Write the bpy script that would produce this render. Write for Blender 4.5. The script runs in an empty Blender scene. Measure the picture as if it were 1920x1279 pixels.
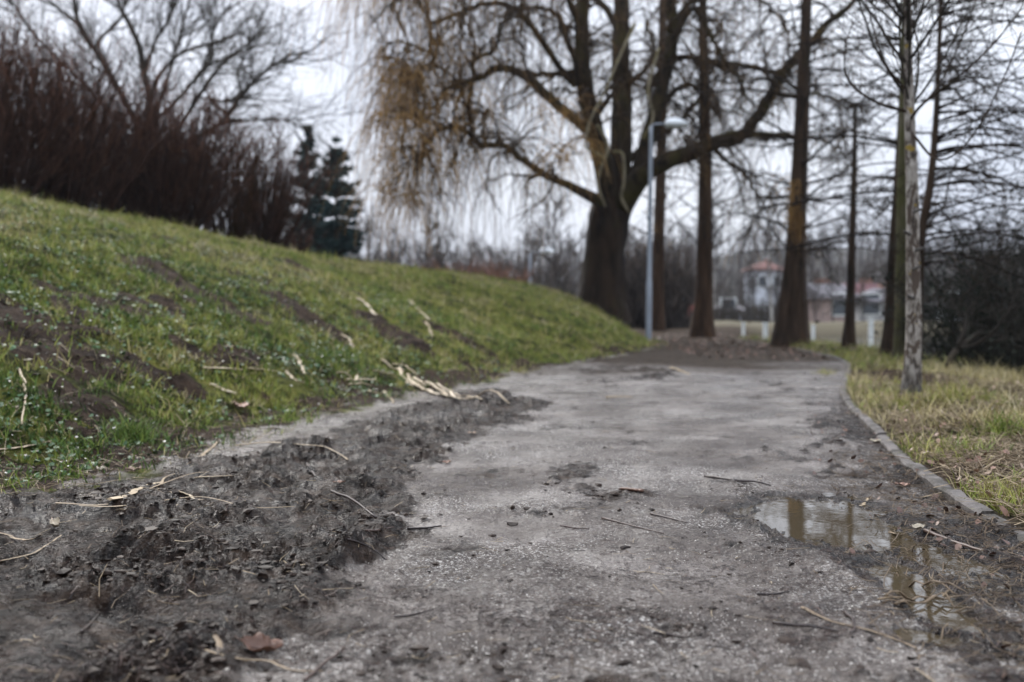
import bpy, math, random
import numpy as np
from mathutils import Vector

# ------------------------------------------------------------------ camera, world, sun, exposure
FPX, CX, CY, HOR, CAMZ = 1867.0, 960.0, 639.5, 580.0, 0.65
PITCH = math.atan((CY - HOR) / FPX)
scene = bpy.context.scene
COL = scene.collection
cam_d = bpy.data.cameras.new("camera"); cam = bpy.data.objects.new("camera", cam_d); COL.objects.link(cam)
cam.location = (0, 0, CAMZ); cam.rotation_euler = (math.pi / 2 - PITCH, 0, 0)
cam_d.sensor_width = 36.0; cam_d.lens = 35.0; cam_d.clip_start = 0.05; cam_d.clip_end = 3000
cam_d.dof.use_dof = True; cam_d.dof.focus_distance = 3.0; cam_d.dof.aperture_fstop = 2.2
scene.camera = cam

world = bpy.data.worlds.new("World"); scene.world = world; world.use_nodes = True
wn, wl = world.node_tree.nodes, world.node_tree.links
wn.clear()
SUN_EL, SUN_AZ = math.radians(38), math.radians(-22)      # azimuth measured from +Y towards +X
sky = wn.new('ShaderNodeTexSky'); sky.sky_type = 'NISHITA'; sky.sun_disc = False
sky.sun_elevation = SUN_EL; sky.sun_rotation = SUN_AZ; sky.dust_density = 4.0; sky.air_density = 1.2
bg = wn.new('ShaderNodeBackground'); bg.inputs['Strength'].default_value = 0.1
out = wn.new('ShaderNodeOutputWorld')
tc = wn.new('ShaderNodeTexCoord'); mp = wn.new('ShaderNodeMapping'); mp.inputs['Scale'].default_value = (1.0, 1.0, 2.2); mp.inputs['Location'].default_value = (12, 3, 5)
nz = wn.new('ShaderNodeTexNoise'); nz.inputs['Scale'].default_value = 1.5; nz.inputs['Detail'].default_value = 4
cr = wn.new('ShaderNodeValToRGB')
cr.color_ramp.elements[0].position = 0.3; cr.color_ramp.elements[0].color = (3.4, 3.8, 4.7, 1)
cr.color_ramp.elements[1].position = 0.7; cr.color_ramp.elements[1].color = (6.2, 6.45, 6.9, 1)
mx = wn.new('ShaderNodeMix'); mx.data_type = 'RGBA'; mx.inputs[0].default_value = 0.96
wl.new(tc.outputs['Generated'], mp.inputs[0]); wl.new(mp.outputs[0], nz.inputs['Vector'])
wl.new(nz.outputs[0], cr.inputs[0]); wl.new(sky.outputs[0], mx.inputs[6]); wl.new(cr.outputs[0], mx.inputs[7])
# an overcast sky is brighter overhead than at the horizon
sx = wn.new('ShaderNodeSeparateXYZ'); wl.new(tc.outputs['Generated'], sx.inputs[0])
mr = wn.new('ShaderNodeMapRange'); mr.inputs['From Min'].default_value = 0; mr.inputs['From Max'].default_value = 1; mr.inputs['To Min'].default_value = .84; mr.inputs['To Max'].default_value = 2.5
wl.new(sx.outputs[2], mr.inputs[0]); vm = wn.new('ShaderNodeVectorMath'); vm.operation = 'SCALE'
wl.new(mx.outputs[2], vm.inputs[0]); wl.new(mr.outputs[0], vm.inputs['Scale']); wl.new(vm.outputs[0], bg.inputs[0]); wl.new(bg.outputs[0], out.inputs[0])

sun_d = bpy.data.lights.new("sun", 'SUN'); sun = bpy.data.objects.new("sun", sun_d); COL.objects.link(sun)
sun_d.energy = 1.45; sun_d.angle = math.radians(20); sun_d.color = (1.0, 0.96, 0.9)
sdir = Vector((math.sin(SUN_AZ) * math.cos(SUN_EL), math.cos(SUN_AZ) * math.cos(SUN_EL), math.sin(SUN_EL)))
sun.rotation_euler = sdir.to_track_quat('Z', 'Y').to_euler(); sun.location = (-8, 10, 30)

scene.view_settings.view_transform = 'Standard'; scene.view_settings.look = 'None'
scene.view_settings.exposure = 0.90; scene.view_settings.gamma = 1.0; scene.view_settings.use_curve_mapping = False
scene.render.engine = 'CYCLES'
cy = scene.cycles
cy.use_denoising = True
try: cy.denoiser = 'OPENIMAGEDENOISE'; cy.denoising_input_passes = 'RGB_ALBEDO_NORMAL'
except Exception: pass
cy.max_bounces = 5; cy.diffuse_bounces = 2; cy.glossy_bounces = 2; cy.transmission_bounces = 2
cy.transparent_max_bounces = 4; cy.volume_bounces = 0; cy.caustics_reflective = False; cy.caustics_refractive = False
cy.use_adaptive_sampling = True; cy.adaptive_threshold = 0.01
cy.sample_clamp_indirect = 4.0
scene.render.use_persistent_data = False

# ------------------------------------------------------------------ noise in numpy
def _hash(ix, iy, s):
    h = (ix.astype(np.int64) * 374761393 + iy.astype(np.int64) * 668265263 + s * 1442695041) & 0xffffffff
    h = ((h ^ (h >> 13)) * 1274126177) & 0xffffffff
    h = (h ^ (h >> 16)) & 0xffffffff
    return h / 4294967295.0
def vnoise(x, y, s=0):
    ix, iy = np.floor(x), np.floor(y); fx, fy = x - ix, y - iy
    def g(ax, ay):
        a = _hash(ix + ax, iy + ay, s) * 2 * np.pi
        return np.cos(a) * (fx - ax) + np.sin(a) * (fy - ay)
    ux, uy = fx ** 3 * (fx * (fx * 6 - 15) + 10), fy ** 3 * (fy * (fy * 6 - 15) + 10)
    n0 = g(0, 0) * (1 - ux) + g(1, 0) * ux; n1 = g(0, 1) * (1 - ux) + g(1, 1) * ux
    return (n0 * (1 - uy) + n1 * uy) * 1.5
def fbm(x, y, f, o=4, s=0, gain=0.5):
    x = np.asarray(x, float); y = np.asarray(y, float)
    v = 0; a = 1; t = 0
    for i in range(o):
        v = v + a * vnoise(x * f + 17.3 * i, y * f - 9.1 * i, s + i); t += a; a *= gain; f *= 2.03
    return v / t * 1.4
def ridge(x, y, f, o=4, s=0):
    v = 0; a = 1; t = 0
    for i in range(o):
        n = 1 - np.abs(vnoise(x * f + 5.7 * i, y * f + 3.3 * i, s + i)) * 2.2
        v = v + a * np.clip(n, 0, 1) ** 2; t += a; a *= 0.55; f *= 2.1
    return v / t
def billow(x, y, f, o=3, s=0):
    v = 0; a = 1; t = 0
    wx = .35 / f * vnoise(x * f * 1.3, y * f * 1.3, s + 60); wy = .35 / f * vnoise(x * f * 1.3, y * f * 1.3, s + 61)
    for i in range(o):
        v = v + a * np.minimum(np.abs(vnoise((x + wx) * f + 5.7 * i, (y + wy) * f + 3.3 * i, s + i)) * 2.4, 1) ** .8; t += a; a *= 0.5; f *= 2.1
    return v / t
def sst(a, b, x):
    t = np.clip((x - a) / (b - a), 0, 1); return t * t * (3 - 2 * t)

# ------------------------------------------------------------------ place geometry
def G(u, v, z=0.0):
    c, s = math.cos(PITCH), math.sin(PITCH)
    a, b = (u - CX) / FPX, (CY - v) / FPX
    d = np.array([a, c + b * s, -s + b * c])
    t = (z - CAMZ) / d[2]
    return d[0] * t, d[1] * t
def at(u, v, Y):
    c, s = math.cos(PITCH), math.sin(PITCH)
    a, b = (u - CX) / FPX, (CY - v) / FPX
    d = np.array([a, c + b * s, -s + b * c]); t = Y / d[1]
    return np.array([d[0] * t, Y, CAMZ + d[2] * t])

EDGE = [(-3, -2.9), (1, -2.5), (2.5, -2.1)] + [(G(u, v)[1], G(u, v)[0]) for u, v in
        [(0, 930), (250, 885), (400, 842), (640, 765), (870, 722), (1000, 692), (1150, 669), (1245, 650)]] + [(20, 3.0), (23.5, 3.05), (30, 3.2), (60, 3.5), (800, 3.5)]
KERB = [(-3, 1.32), (1, 1.36), (2.2, 1.41)] + [(G(u, v)[1], G(u, v)[0]) for u, v in
        [(1920, 1010), (1780, 925), (1700, 865), (1640, 805), (1600, 765), (1580, 735), (1588, 703), (1592, 682)]] + [(13.4, 4.36), (14.4, 4.5), (18, 4.9), (20, 5.0), (26, 4.8), (800, 4.8)]
BANK = [(-3, 4.3), (6, 4.3), (9, 4.7), (11, 5.1), (13.5, 5.75), (16, 6.0), (18.5, 5.85), (20, 5.55), (23, 5.3), (26, 5.5), (34, 7.5), (44, 9.5), (800, 9.5)]
def _sm(tab):
    ys = np.linspace(-3, 60, 1261); xs = np.interp(ys, [a for a, b in tab], [b for a, b in tab])
    k = np.hanning(31); k /= k.sum(); xs = np.convolve(np.pad(xs, 15, mode='edge'), k, 'valid')
    return ys, xs
_E, _K, _B = _sm(EDGE), _sm(KERB), _sm(BANK)
def xe(y): return np.interp(y, *_E)
def xk(y): return np.interp(y, *_K)
def xb(y): return np.interp(y, *_B)

CP = np.array([
    (-6.6, 12.9, 2.1), (-5.3, 15, 1.9), (-4.4, 16, 1.72), (-3.28, 17, 1.51), (-1.63, 19, 1.36), (-.1, 20.5, 1.2), (1.06, 22, 1.0), (2.2, 22.8, .62),
    (-9, 8, 2.3), (-6, 8, 1.8), (-4.1, 8, 1.25), (-2.5, 8, .68), (-2.1, 11, .85), (-2.8, 13.5, 1.22), (-6, 4, 1.6), (-10, 5, 2.5), (-10, 0, 2.5), (-4, 2, .75), (-4, 5, .95),
    (-3, 5, .55), (-10, 13, 2.4), (-10.3, 20, 2.3), (-6, 20, 1.75), (-3, 24, 1.2), (0, 26, .75), (2, 27, .35), (-15, 30, 1.9), (-8, 35, 1.1), (0, 40, .1), (3, 34, 0),
    (-20, 55, .4), (-5, 60, 0), (-16, 12, 2.6), (-20, 25, 2.3), (0.2, 16, .62), (-.3, 14, .45), (1.2, 18.5, .6), (2.0, 20.5, .42),
    (-2.6, 3.5, .18), (-2.6, 1, .1), (-1.9, 6, .18), (-1.3, 8, .2), (-.2, 10, .12), (.3, 12, .12), (2.7, 19, .08), (3.0, 22, .06), (-1.0, 9.0, .16), (-30, 40, 1.5), (-30, 10, 3)])
def _tps(r2): return 0.5 * r2 * np.log(r2 + 1e-9)
def _fit():
    n = len(CP); X = CP[:, :2]
    A = _tps(((X[:, None] - X[None]) ** 2).sum(2)) + np.eye(n) * 0.3
    Pm = np.c_[np.ones(n), X]; M = np.zeros((n + 3, n + 3)); M[:n, :n] = A; M[:n, n:] = Pm; M[n:, :n] = Pm.T
    return np.linalg.solve(M, np.r_[CP[:, 2], 0, 0, 0])
_W = _fit()
def hill(x, y):
    xx, yy = np.clip(x, -32, 8), np.clip(y, -3, 62)
    z = _W[-3] + _W[-2] * xx + _W[-1] * yy
    for (a, b, _), w in zip(CP, _W): z = z + w * _tps((xx - a) ** 2 + (yy - b) ** 2)
    return np.clip(z, 0, 3.2)
WATER = -0.42
PUD = -0.0195
def pud_mask(x, y):
    # puddle hollow between the middle of the path and the kerb
    wx = x + 0.05 * fbm(x, y, 3.0, 2, 5); wy = y + 0.08 * fbm(x, y, 2.5, 2, 9)
    a = 1.0 - np.sqrt(((wx - 1.0) / 0.25) ** 2 + ((wy - 3.12) / 0.46) ** 2)
    b = .82 - np.sqrt(((wx - 0.95) / 0.12) ** 2 + ((wy - 2.3) / 0.42) ** 2)
    c = .75 - np.sqrt(((wx - 1.15) / 0.16) ** 2 + ((wy - 2.6) / 0.42) ** 2)
    d = .8 - np.sqrt(((wx - 0.84) / 0.09) ** 2 + ((wy - 1.98) / 0.10) ** 2)
    return np.maximum(np.maximum(a, b), np.maximum(c * .8, d))
MUDL = [(0, -.62), (1.73, -.47), (2.3, -.41), (3.2, -.34), (4.05, -.36), (5.3, -.16), (6.3, .12), (7.1, .28), (8.0, -.1), (8.8, -.4), (9.5, -.9), (30, -2)]
def mud_mask(x, y):
    ml = np.interp(y, [a for a, b in MUDL], [b for a, b in MUDL]) + 0.12 * fbm(x, y, 1.8, 3, 31)
    rg = .16 * fbm(x, y, 5, 4, 32, .65)
    m = sst(-.12, .16, ml - x + rg) * sst(-.25, .15, x - xe(y) - .25 * np.clip(y - 3, 0, 2) + .1 + rg * 1.2)
    m = np.maximum(m, .42 * sst(.05, .5, fbm(x, y, 1.9, 5, 35, .7)))
    m2 = np.exp(-(((x - 1.25) / .7) ** 2 + ((y - 10.6) / 1.6) ** 2) * 1.2) * .42 * sst(-.35, .25, fbm(x, y, 2.2, 4, 36, .65)) * 1.4
    return np.clip(m + m2, 0, 1)
def track(x, y):
    # a wheel rut that cuts the path edge in the foreground
    c = np.interp(y, [0, 1.7, 2.4, 3.2, 4.0], [-.66, -.47, -.39, -.31, -.22])
    return (x - c)
def far_z(x, y):
    z = -1.35 * sst(46, 100, y)
    hr = sst(-60, 60, x - .1 * y)
    z = z + (5 + 15 * hr) * sst(120, 330, y) * (1 + .25 * fbm(x, y, .008, 3, 77)) + 8 * sst(330, 700, y)
    return z
def H(x, y, detail=True):
    x = np.asarray(x, float); y = np.asarray(y, float)
    dl = xe(y) - x; dr = x - xk(y)
    z = hill(x, y) * sst(0.0, 0.9, dl) * (1 - sst(60, 95, y))
    z = z + sst(40, 60, y) * far_z(x, y)
    # verge and pond
    z = np.where(dr > 0, z + .02 * sst(0, .3, dr) - .10 * sst(.6, 2.2, dr) * (y < 40), z)
    pm = sst(0, 1.9, x - xb(y)) * sst(0, 3, (41 + .12 * (x - 10)) - y)
    z = z * (1 - pm) + pm * -1.1
    if not detail: return z
    near = 1 - sst(14, 30, y)
    onp = sst(-.05, .1, -dl) * sst(-.05, .05, -dr)
    z = z + onp * near * (.012 * fbm(x, y, .9, 3, 3) + .009 * fbm(x, y, 5, 5, 11, .65) + .006 * ridge(x * 1.6, y * .7, 9, 3, 13) - .016)
    m = mud_mask(x, y)
    z = z + m * near * (.042 * (billow(x, y, 3.6, 2, 21) - .3) + .042 * (billow(x, y, 10, 4, 8) - .3) * sst(-.25, .25, fbm(x, y, 2.6, 2, 14)) + .04 * fbm(x, y, 2.0, 2, 12) - .008)
    # boot prints pressed in the mud
    t = track(x, y); tk = (1 - sst(2.9, 3.6, y))
    z = z + tk * (.012 * np.exp(-((t + .07) / .035) ** 2) - .012 * np.exp(-((t) / .05) ** 2))
    p = pud_mask(x, y)
    z = z - onp * (.030 * sst(-.25, .5, p) - .030 * sst(-.6, .2, p) * ridge(x * 1.5, y * .9, 9, 4, 40) * (1 - .75 * np.exp(-(((x - .93) / .14) ** 2 + ((y - 3.15) / .34) ** 2))))
    rag = sst(.75, 0.0, -dr) * sst(-.02, .05, -dr) * near    # ragged earth beside the kerb
    z = z + rag * (.018 * ridge(x, y, 6, 3, 50) - .002)
    off = (1 - onp) * near
    z = z + off * (.075 * fbm(x, y, 1.1, 3, 60) + .034 * fbm(x, y, 4.5, 3, 61)) * sst(0, .5, np.maximum(dl, dr))
    z = z + (1 - near) * .12 * fbm(x, y, .25, 3, 66) * sst(22, 30, y) * (1 - pm)
    return z
def GH(u, v, ymax=60):
    """ground point (hill included) seen at photo pixel u, v"""
    c, s = math.cos(PITCH), math.sin(PITCH)
    a, b = (u - CX) / FPX, (CY - v) / FPX
    d = np.array([a, c + b * s, -s + b * c])
    t = np.geomspace(1.0, ymax, 900)
    p = np.array([0, 0, CAMZ])[None] + d[None] * t[:, None]
    hh = H(p[:, 0], p[:, 1]); k = np.argmax(hh > p[:, 2])
    if hh[k] <= p[k, 2]: k = -1
    return p[k, 0], p[k, 1], float(hh[k])

# bare strips on the bank, from the wear marks in the turf
BARE = []
for (u0, v0, u1, v1, w) in [(280, 500, 455, 590, .24), (520, 555, 620, 625, .22), (690, 590, 775, 645, .22), (-60, 560, 110, 650, .4), (840, 625, 910, 662, .2),
                            (300, 560, 330, 590, .1), (545, 490, 560, 505, .25), (90, 540, 270, 590, .13), (270, 690, 340, 730, .14), (150, 800, 230, 850, .1), (330, 640, 400, 680, .08)]:
    a = GH(u0, v0); b = GH(u1, v1); BARE.append((a[0], a[1], b[0], b[1], w))
def bare(x, y):
    m = np.zeros_like(x)
    for ax, ay, bx, by, w in BARE:
        dx, dy = bx - ax, by - ay; t = np.clip(((x - ax) * dx + (y - ay) * dy) / (dx * dx + dy * dy), 0, 1)
        d = np.hypot(x - ax - t * dx, y - ay - t * dy)
        m = np.maximum(m, np.exp(-((d + .05 * fbm(x, y, 5, 3, 72)) / w) ** 4))
    dl = xe(y) - x
    m = np.maximum(m, (1 - sst(.0, .55, dl + .45 * fbm(x, y, 2.2, 3, 70) + .2 * fbm(x, y, 9, 2, 73))) * (dl > -.1))
    m = np.maximum(m, .9 * sst(.35, .6, fbm(x, y, 1.3, 3, 71) + .25 * (1 - sst(0, 1.4, dl))) * (y < 12))
    return m

# ------------------------------------------------------------------ mesh builders
def mesh_np(name, V, quads=None, tris=None, mats=(), attrs=None, smooth=True, mi=None):
    V = np.asarray(V, np.float32).reshape(-1, 3)
    nq = 0 if quads is None else len(quads); nt = 0 if tris is None else len(tris)
    me = bpy.data.meshes.new(name)
    me.vertices.add(len(V)); me.vertices.foreach_set('co', V.ravel())
    li = []
    if nq: li.append(np.asarray(quads, np.int32).ravel())
    if nt: li.append(np.asarray(tris, np.int32).ravel())
    li = np.concatenate(li)
    me.loops.add(len(li)); me.loops.foreach_set('vertex_index', li)
    me.polygons.add(nq + nt)
    tot = np.r_[np.full(nq, 4), np.full(nt, 3)].astype(np.int32)
    st = np.r_[0, np.cumsum(tot)[:-1]].astype(np.int32)
    me.polygons.foreach_set('loop_start', st)
    try: me.polygons.foreach_set('loop_total', tot)
    except Exception: pass
    me.polygons.foreach_set('use_smooth', np.full(nq + nt, smooth))
    for m in mats: me.materials.append(m)
    if mi is not None: me.polygons.foreach_set('material_index', np.asarray(mi, np.int32))
    for k, a in (attrs or {}).items():
        at_ = me.attributes.new(k, 'FLOAT', 'POINT'); at_.data.foreach_set('value', np.asarray(a, np.float32).ravel())
    me.update(calc_edges=True)
    return me
def obj(name, me, parent=None, **kw):
    o = bpy.data.objects.new(name, me); COL.objects.link(o)
    if parent is not None: o.parent = parent
    for k, v in kw.items(): o[k] = v
    return o
def empty(name, loc, label, cat, group=None, rz=0):
    o = bpy.data.objects.new(name, None); COL.objects.link(o); o.location = loc; o.rotation_euler = (0, 0, rz)
    o.empty_display_size = .2; o['label'] = label; o['category'] = cat
    if group: o['group'] = group
    return o
def norm(a): return a / (np.linalg.norm(a, axis=-1, keepdims=True) + 1e-9)
class Acc:
    """collects tubes and faces, in the local frame of an origin"""
    def __init__(s, origin=(0, 0, 0)): s.V = []; s.Q = []; s.T = []; s.A = []; s.n = 0; s.o = np.array(origin, float)
    def add(s, V, Q=None, T=None, A=0.5):
        V = np.asarray(V, float).reshape(-1, 3)
        if Q is not None and len(Q): s.Q.append(np.asarray(Q).reshape(-1, 4) + s.n)
        if T is not None and len(T): s.T.append(np.asarray(T).reshape(-1, 3) + s.n)
        s.V.append(V - s.o); s.A.append(np.broadcast_to(np.asarray(A, float), (len(V),)).copy()); s.n += len(V)
    def tubes(s, P, R, S=3, A=None, flat=1.0):
        P = np.asarray(P, float); R = np.asarray(R, float)
        if P.ndim == 2: P = P[None]; R = R[None]
        N, K = P.shape[:2]
        if N == 0: return
        T = norm(np.gradient(P, axis=1))
        ax = norm(P[:, -1] - P[:, 0]); ref = np.where(np.abs(ax[:, 2:3]) > .8, np.array([[1., .13, 0]]), np.array([[0, .1, 1.]]))
        U = norm(np.cross(T, ref[:, None, :])); W = np.cross(T, U)
        ph = np.arange(S) * 2 * np.pi / S
        ring = U[:, :, None] * np.cos(ph)[None, None, :, None] + W[:, :, None] * np.sin(ph)[None, None, :, None] * flat
        V = P[:, :, None] + ring * R[:, :, None, None]
        idx = np.arange(N * K * S).reshape(N, K, S)
        a = idx[:, :-1, :]; b = np.roll(idx, -1, 2)[:, :-1, :]; c = np.roll(idx, -1, 2)[:, 1:, :]; d = idx[:, 1:, :]
        Q = np.stack([a, b, c, d], -1).reshape(-1, 4)
        Av = .5 if A is None else np.repeat(np.broadcast_to(A, (N,)), K * S)
        Ts = None
        if S > 3:   # close the tips
            e = idx[:, -1, :]; st = idx[:, 0, ::-1]
            Ts = np.concatenate([np.stack([q[:, [0] * (S - 2)], q[:, 1:-1], q[:, 2:]], -1).reshape(-1, 3) for q in (e, st)])
        s.add(V, Q, Ts, Av)
    def mesh(s, name, mats, smooth=True):
        V = np.concatenate(s.V); Q = np.concatenate(s.Q) if s.Q else None; T = np.concatenate(s.T) if s.T else None
        return mesh_np(name, V, Q, T, mats, {'tint': np.concatenate(s.A)}, smooth)
def box(acc, c, sz, rz=0, A=.5):
    x, y, z = np.array(sz) / 2; v = np.array([(i, j, k) for i in (-x, x) for j in (-y, y) for k in (-z, z)])
    cs, sn = math.cos(rz), math.sin(rz); v = np.c_[v[:, 0] * cs - v[:, 1] * sn, v[:, 0] * sn + v[:, 1] * cs, v[:, 2]] + np.array(c)
    acc.add(v, [(0, 1, 3, 2), (4, 6, 7, 5), (0, 4, 5, 1), (2, 3, 7, 6), (0, 2, 6, 4), (1, 5, 7, 3)], None, A)

def resample(pts, K):
    pts = np.asarray(pts, float)
    # Catmull-Rom through the points, then even steps
    P = np.vstack([2 * pts[0] - pts[1], pts, 2 * pts[-1] - pts[-2]]); o = []
    for i in range(1, len(P) - 2):
        for t in np.linspace(0, 1, 8, endpoint=False):
            o.append(.5 * ((2 * P[i]) + (-P[i - 1] + P[i + 1]) * t + (2 * P[i - 1] - 5 * P[i] + 4 * P[i + 1] - P[i + 2]) * t * t + (-P[i - 1] + 3 * P[i] - 3 * P[i + 1] + P[i + 2]) * t ** 3))
    o.append(P[-2]); o = np.array(o)
    L = np.r_[0, np.cumsum(np.linalg.norm(np.diff(o[:, :3], axis=0), axis=1))]
    s = np.linspace(0, L[-1], K)
    return np.stack([np.interp(s, L, o[:, k]) for k in range(o.shape[1])], 1)

# branch growing
def grow(st, d, L, K, wob, trop, rng, tw=None):
    st = np.array(st, float); d = norm(np.array(d, float)); P = [st]; L = np.asarray(L, float).reshape(-1, 1)
    for k in range(K - 1):
        w = 1.0 if tw is None else tw(k / (K - 1))
        d = norm(d + rng.normal(0, wob, d.shape) + np.array(trop) * w)
        st = st + d * L / (K - 1); P.append(st)
    return np.stack(P, 1)
def taper(N, K, r0, r1, p=1.0):
    t = np.linspace(0, 1, K)[None] ** p
    return np.asarray(r0, float).reshape(-1, 1) * (1 - t) + np.asarray(r1, float).reshape(-1, 1) * t * np.ones((N, 1))
def spawn(P, R, n, t0, t1, a0, a1, rng, flat=None):
    N, K = P.shape[:2]
    ln = np.linalg.norm(np.diff(P, axis=1), axis=2).sum(1); i = rng.choice(N, n, p=ln / ln.sum())
    t = rng.uniform(t0, t1, n) * (K - 1); k = np.minimum(t.astype(int), K - 2); f = (t - k)[:, None]
    p = P[i, k] * (1 - f) + P[i, k + 1] * f; T = norm(P[i, k + 1] - P[i, k]); r = R[i, k] * (1 - f[:, 0]) + R[i, k + 1] * f[:, 0]
    rv = rng.normal(0, 1, (n, 3))
    if flat is not None: rv[:, 2] *= flat
    perp = norm(rv - (rv * T).sum(1, keepdims=True) * T); a = rng.uniform(a0, a1, n)[:, None]
    return p, norm(T * np.cos(a) + perp * np.sin(a)), r, t / (K - 1)

# ------------------------------------------------------------------ materials
def new_mat(name):
    m = bpy.data.materials.new(name); m.use_nodes = True; nt = m.node_tree
    b = nt.nodes['Principled BSDF']; return m, nt, b
def noise_col(nt, scale, cols, detail=5, coord='Object', stretch=None, rough=.6, dist=0.0):
    tc = nt.nodes.new('ShaderNodeTexCoord'); n = nt.nodes.new('ShaderNodeTexNoise')
    n.inputs['Scale'].default_value = scale; n.inputs['Detail'].default_value = detail; n.inputs['Roughness'].default_value = rough; n.inputs['Distortion'].default_value = dist
    if stretch:
        mp = nt.nodes.new('ShaderNodeMapping'); mp.inputs['Scale'].default_value = stretch
        nt.links.new(tc.outputs[coord], mp.inputs[0]); nt.links.new(mp.outputs[0], n.inputs['Vector'])
    else: nt.links.new(tc.outputs[coord], n.inputs['Vector'])
    r = nt.nodes.new('ShaderNodeValToRGB'); e = r.color_ramp.elements
    while len(e) < len(cols): e.new(.5)
    for k, (p, c) in enumerate(cols): e[k].position = p; e[k].color = (*c, 1) if len(c) == 3 else c
    nt.links.new(n.outputs[0], r.inputs[0]); return n, r
def mixc(nt, fac, a, b, blend='MIX'):
    m = nt.nodes.new('ShaderNodeMix'); m.data_type = 'RGBA'; m.blend_type = blend
    if isinstance(fac, float): m.inputs[0].default_value = fac
    else: nt.links.new(fac, m.inputs[0])
    for i, s in ((6, a), (7, b)):
        if isinstance(s, tuple): m.inputs[i].default_value = (*s, 1)
        else: nt.links.new(s, m.inputs[i])
    return m.outputs[2]
def attr(nt, name):
    a = nt.nodes.new('ShaderNodeAttribute'); a.attribute_name = name; return a.outputs['Fac']
def ramp(nt, src, cols):
    r = nt.nodes.new('ShaderNodeValToRGB'); e = r.color_ramp.elements
    while len(e) < len(cols): e.new(.5)
    for k, (p, c) in enumerate(cols):
        e[k].position = p; e[k].color = (c, c, c, 1) if isinstance(c, (int, float)) else (*c, 1)
    nt.links.new(src, r.inputs[0]); return r.outputs[0]
def bump(nt, b, h, dist, strength=1.0, prev=None):
    bp = nt.nodes.new('ShaderNodeBump'); bp.inputs['Distance'].default_value = dist; bp.inputs['Strength'].default_value = strength
    nt.links.new(h, bp.inputs['Height'])
    if prev is not None: nt.links.new(prev, bp.inputs['Normal'])
    nt.links.new(bp.outputs[0], b.inputs['Normal']); return bp.outputs[0]

def _dull(m, s): m.node_tree.nodes['Principled BSDF'].inputs['Specular IOR Level'].default_value = s; return m
def bark_mat(name, dark, light, scale=6, zs=.25, moss=None, mossamt=.55, rough=.85, bd=.02, lich=None):
    m, nt, b = new_mat(name)
    n, r = noise_col(nt, scale, [(.35, dark), (.68, light)], 6, stretch=(1, 1, zs))
    c = r.outputs[0]
    if moss:
        n2, r2 = noise_col(nt, 1.7, [(mossamt - .06, (0, 0, 0)), (mossamt + .1, (1, 1, 1))], 5)
        c = mixc(nt, r2.outputs[0], c, moss)
    if lich:
        n3, r3 = noise_col(nt, 9, [(.63, (0, 0, 0)), (.66, (1, 1, 1))], 3)
        c = mixc(nt, r3.outputs[0], c, lich)
    nt.links.new(c, b.inputs['Base Color']); b.inputs['Roughness'].default_value = rough
    n4, _ = noise_col(nt, scale * 3, [(0, (0, 0, 0)), (1, (1, 1, 1))], 6, stretch=(1, 1, zs))
    bump(nt, b, n4.outputs[0], bd)
    return _dull(m, .12)
def tint_mat(name, cols, rough=.7, spec=.1, trans=0.0, ns=None):
    m, nt, b = new_mat(name); c = ramp(nt, attr(nt, 'tint'), cols)
    if ns:
        n, r = noise_col(nt, ns, [(.3, (.6, .6, .6)), (.7, (1.25, 1.25, 1.25))], 4)
        c = mixc(nt, 1.0, c, r.outputs[0], 'MULTIPLY')
    nt.links.new(c, b.inputs['Base Color']); b.inputs['Roughness'].default_value = rough
    b.inputs['Specular IOR Level'].default_value = spec
    return m

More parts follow.
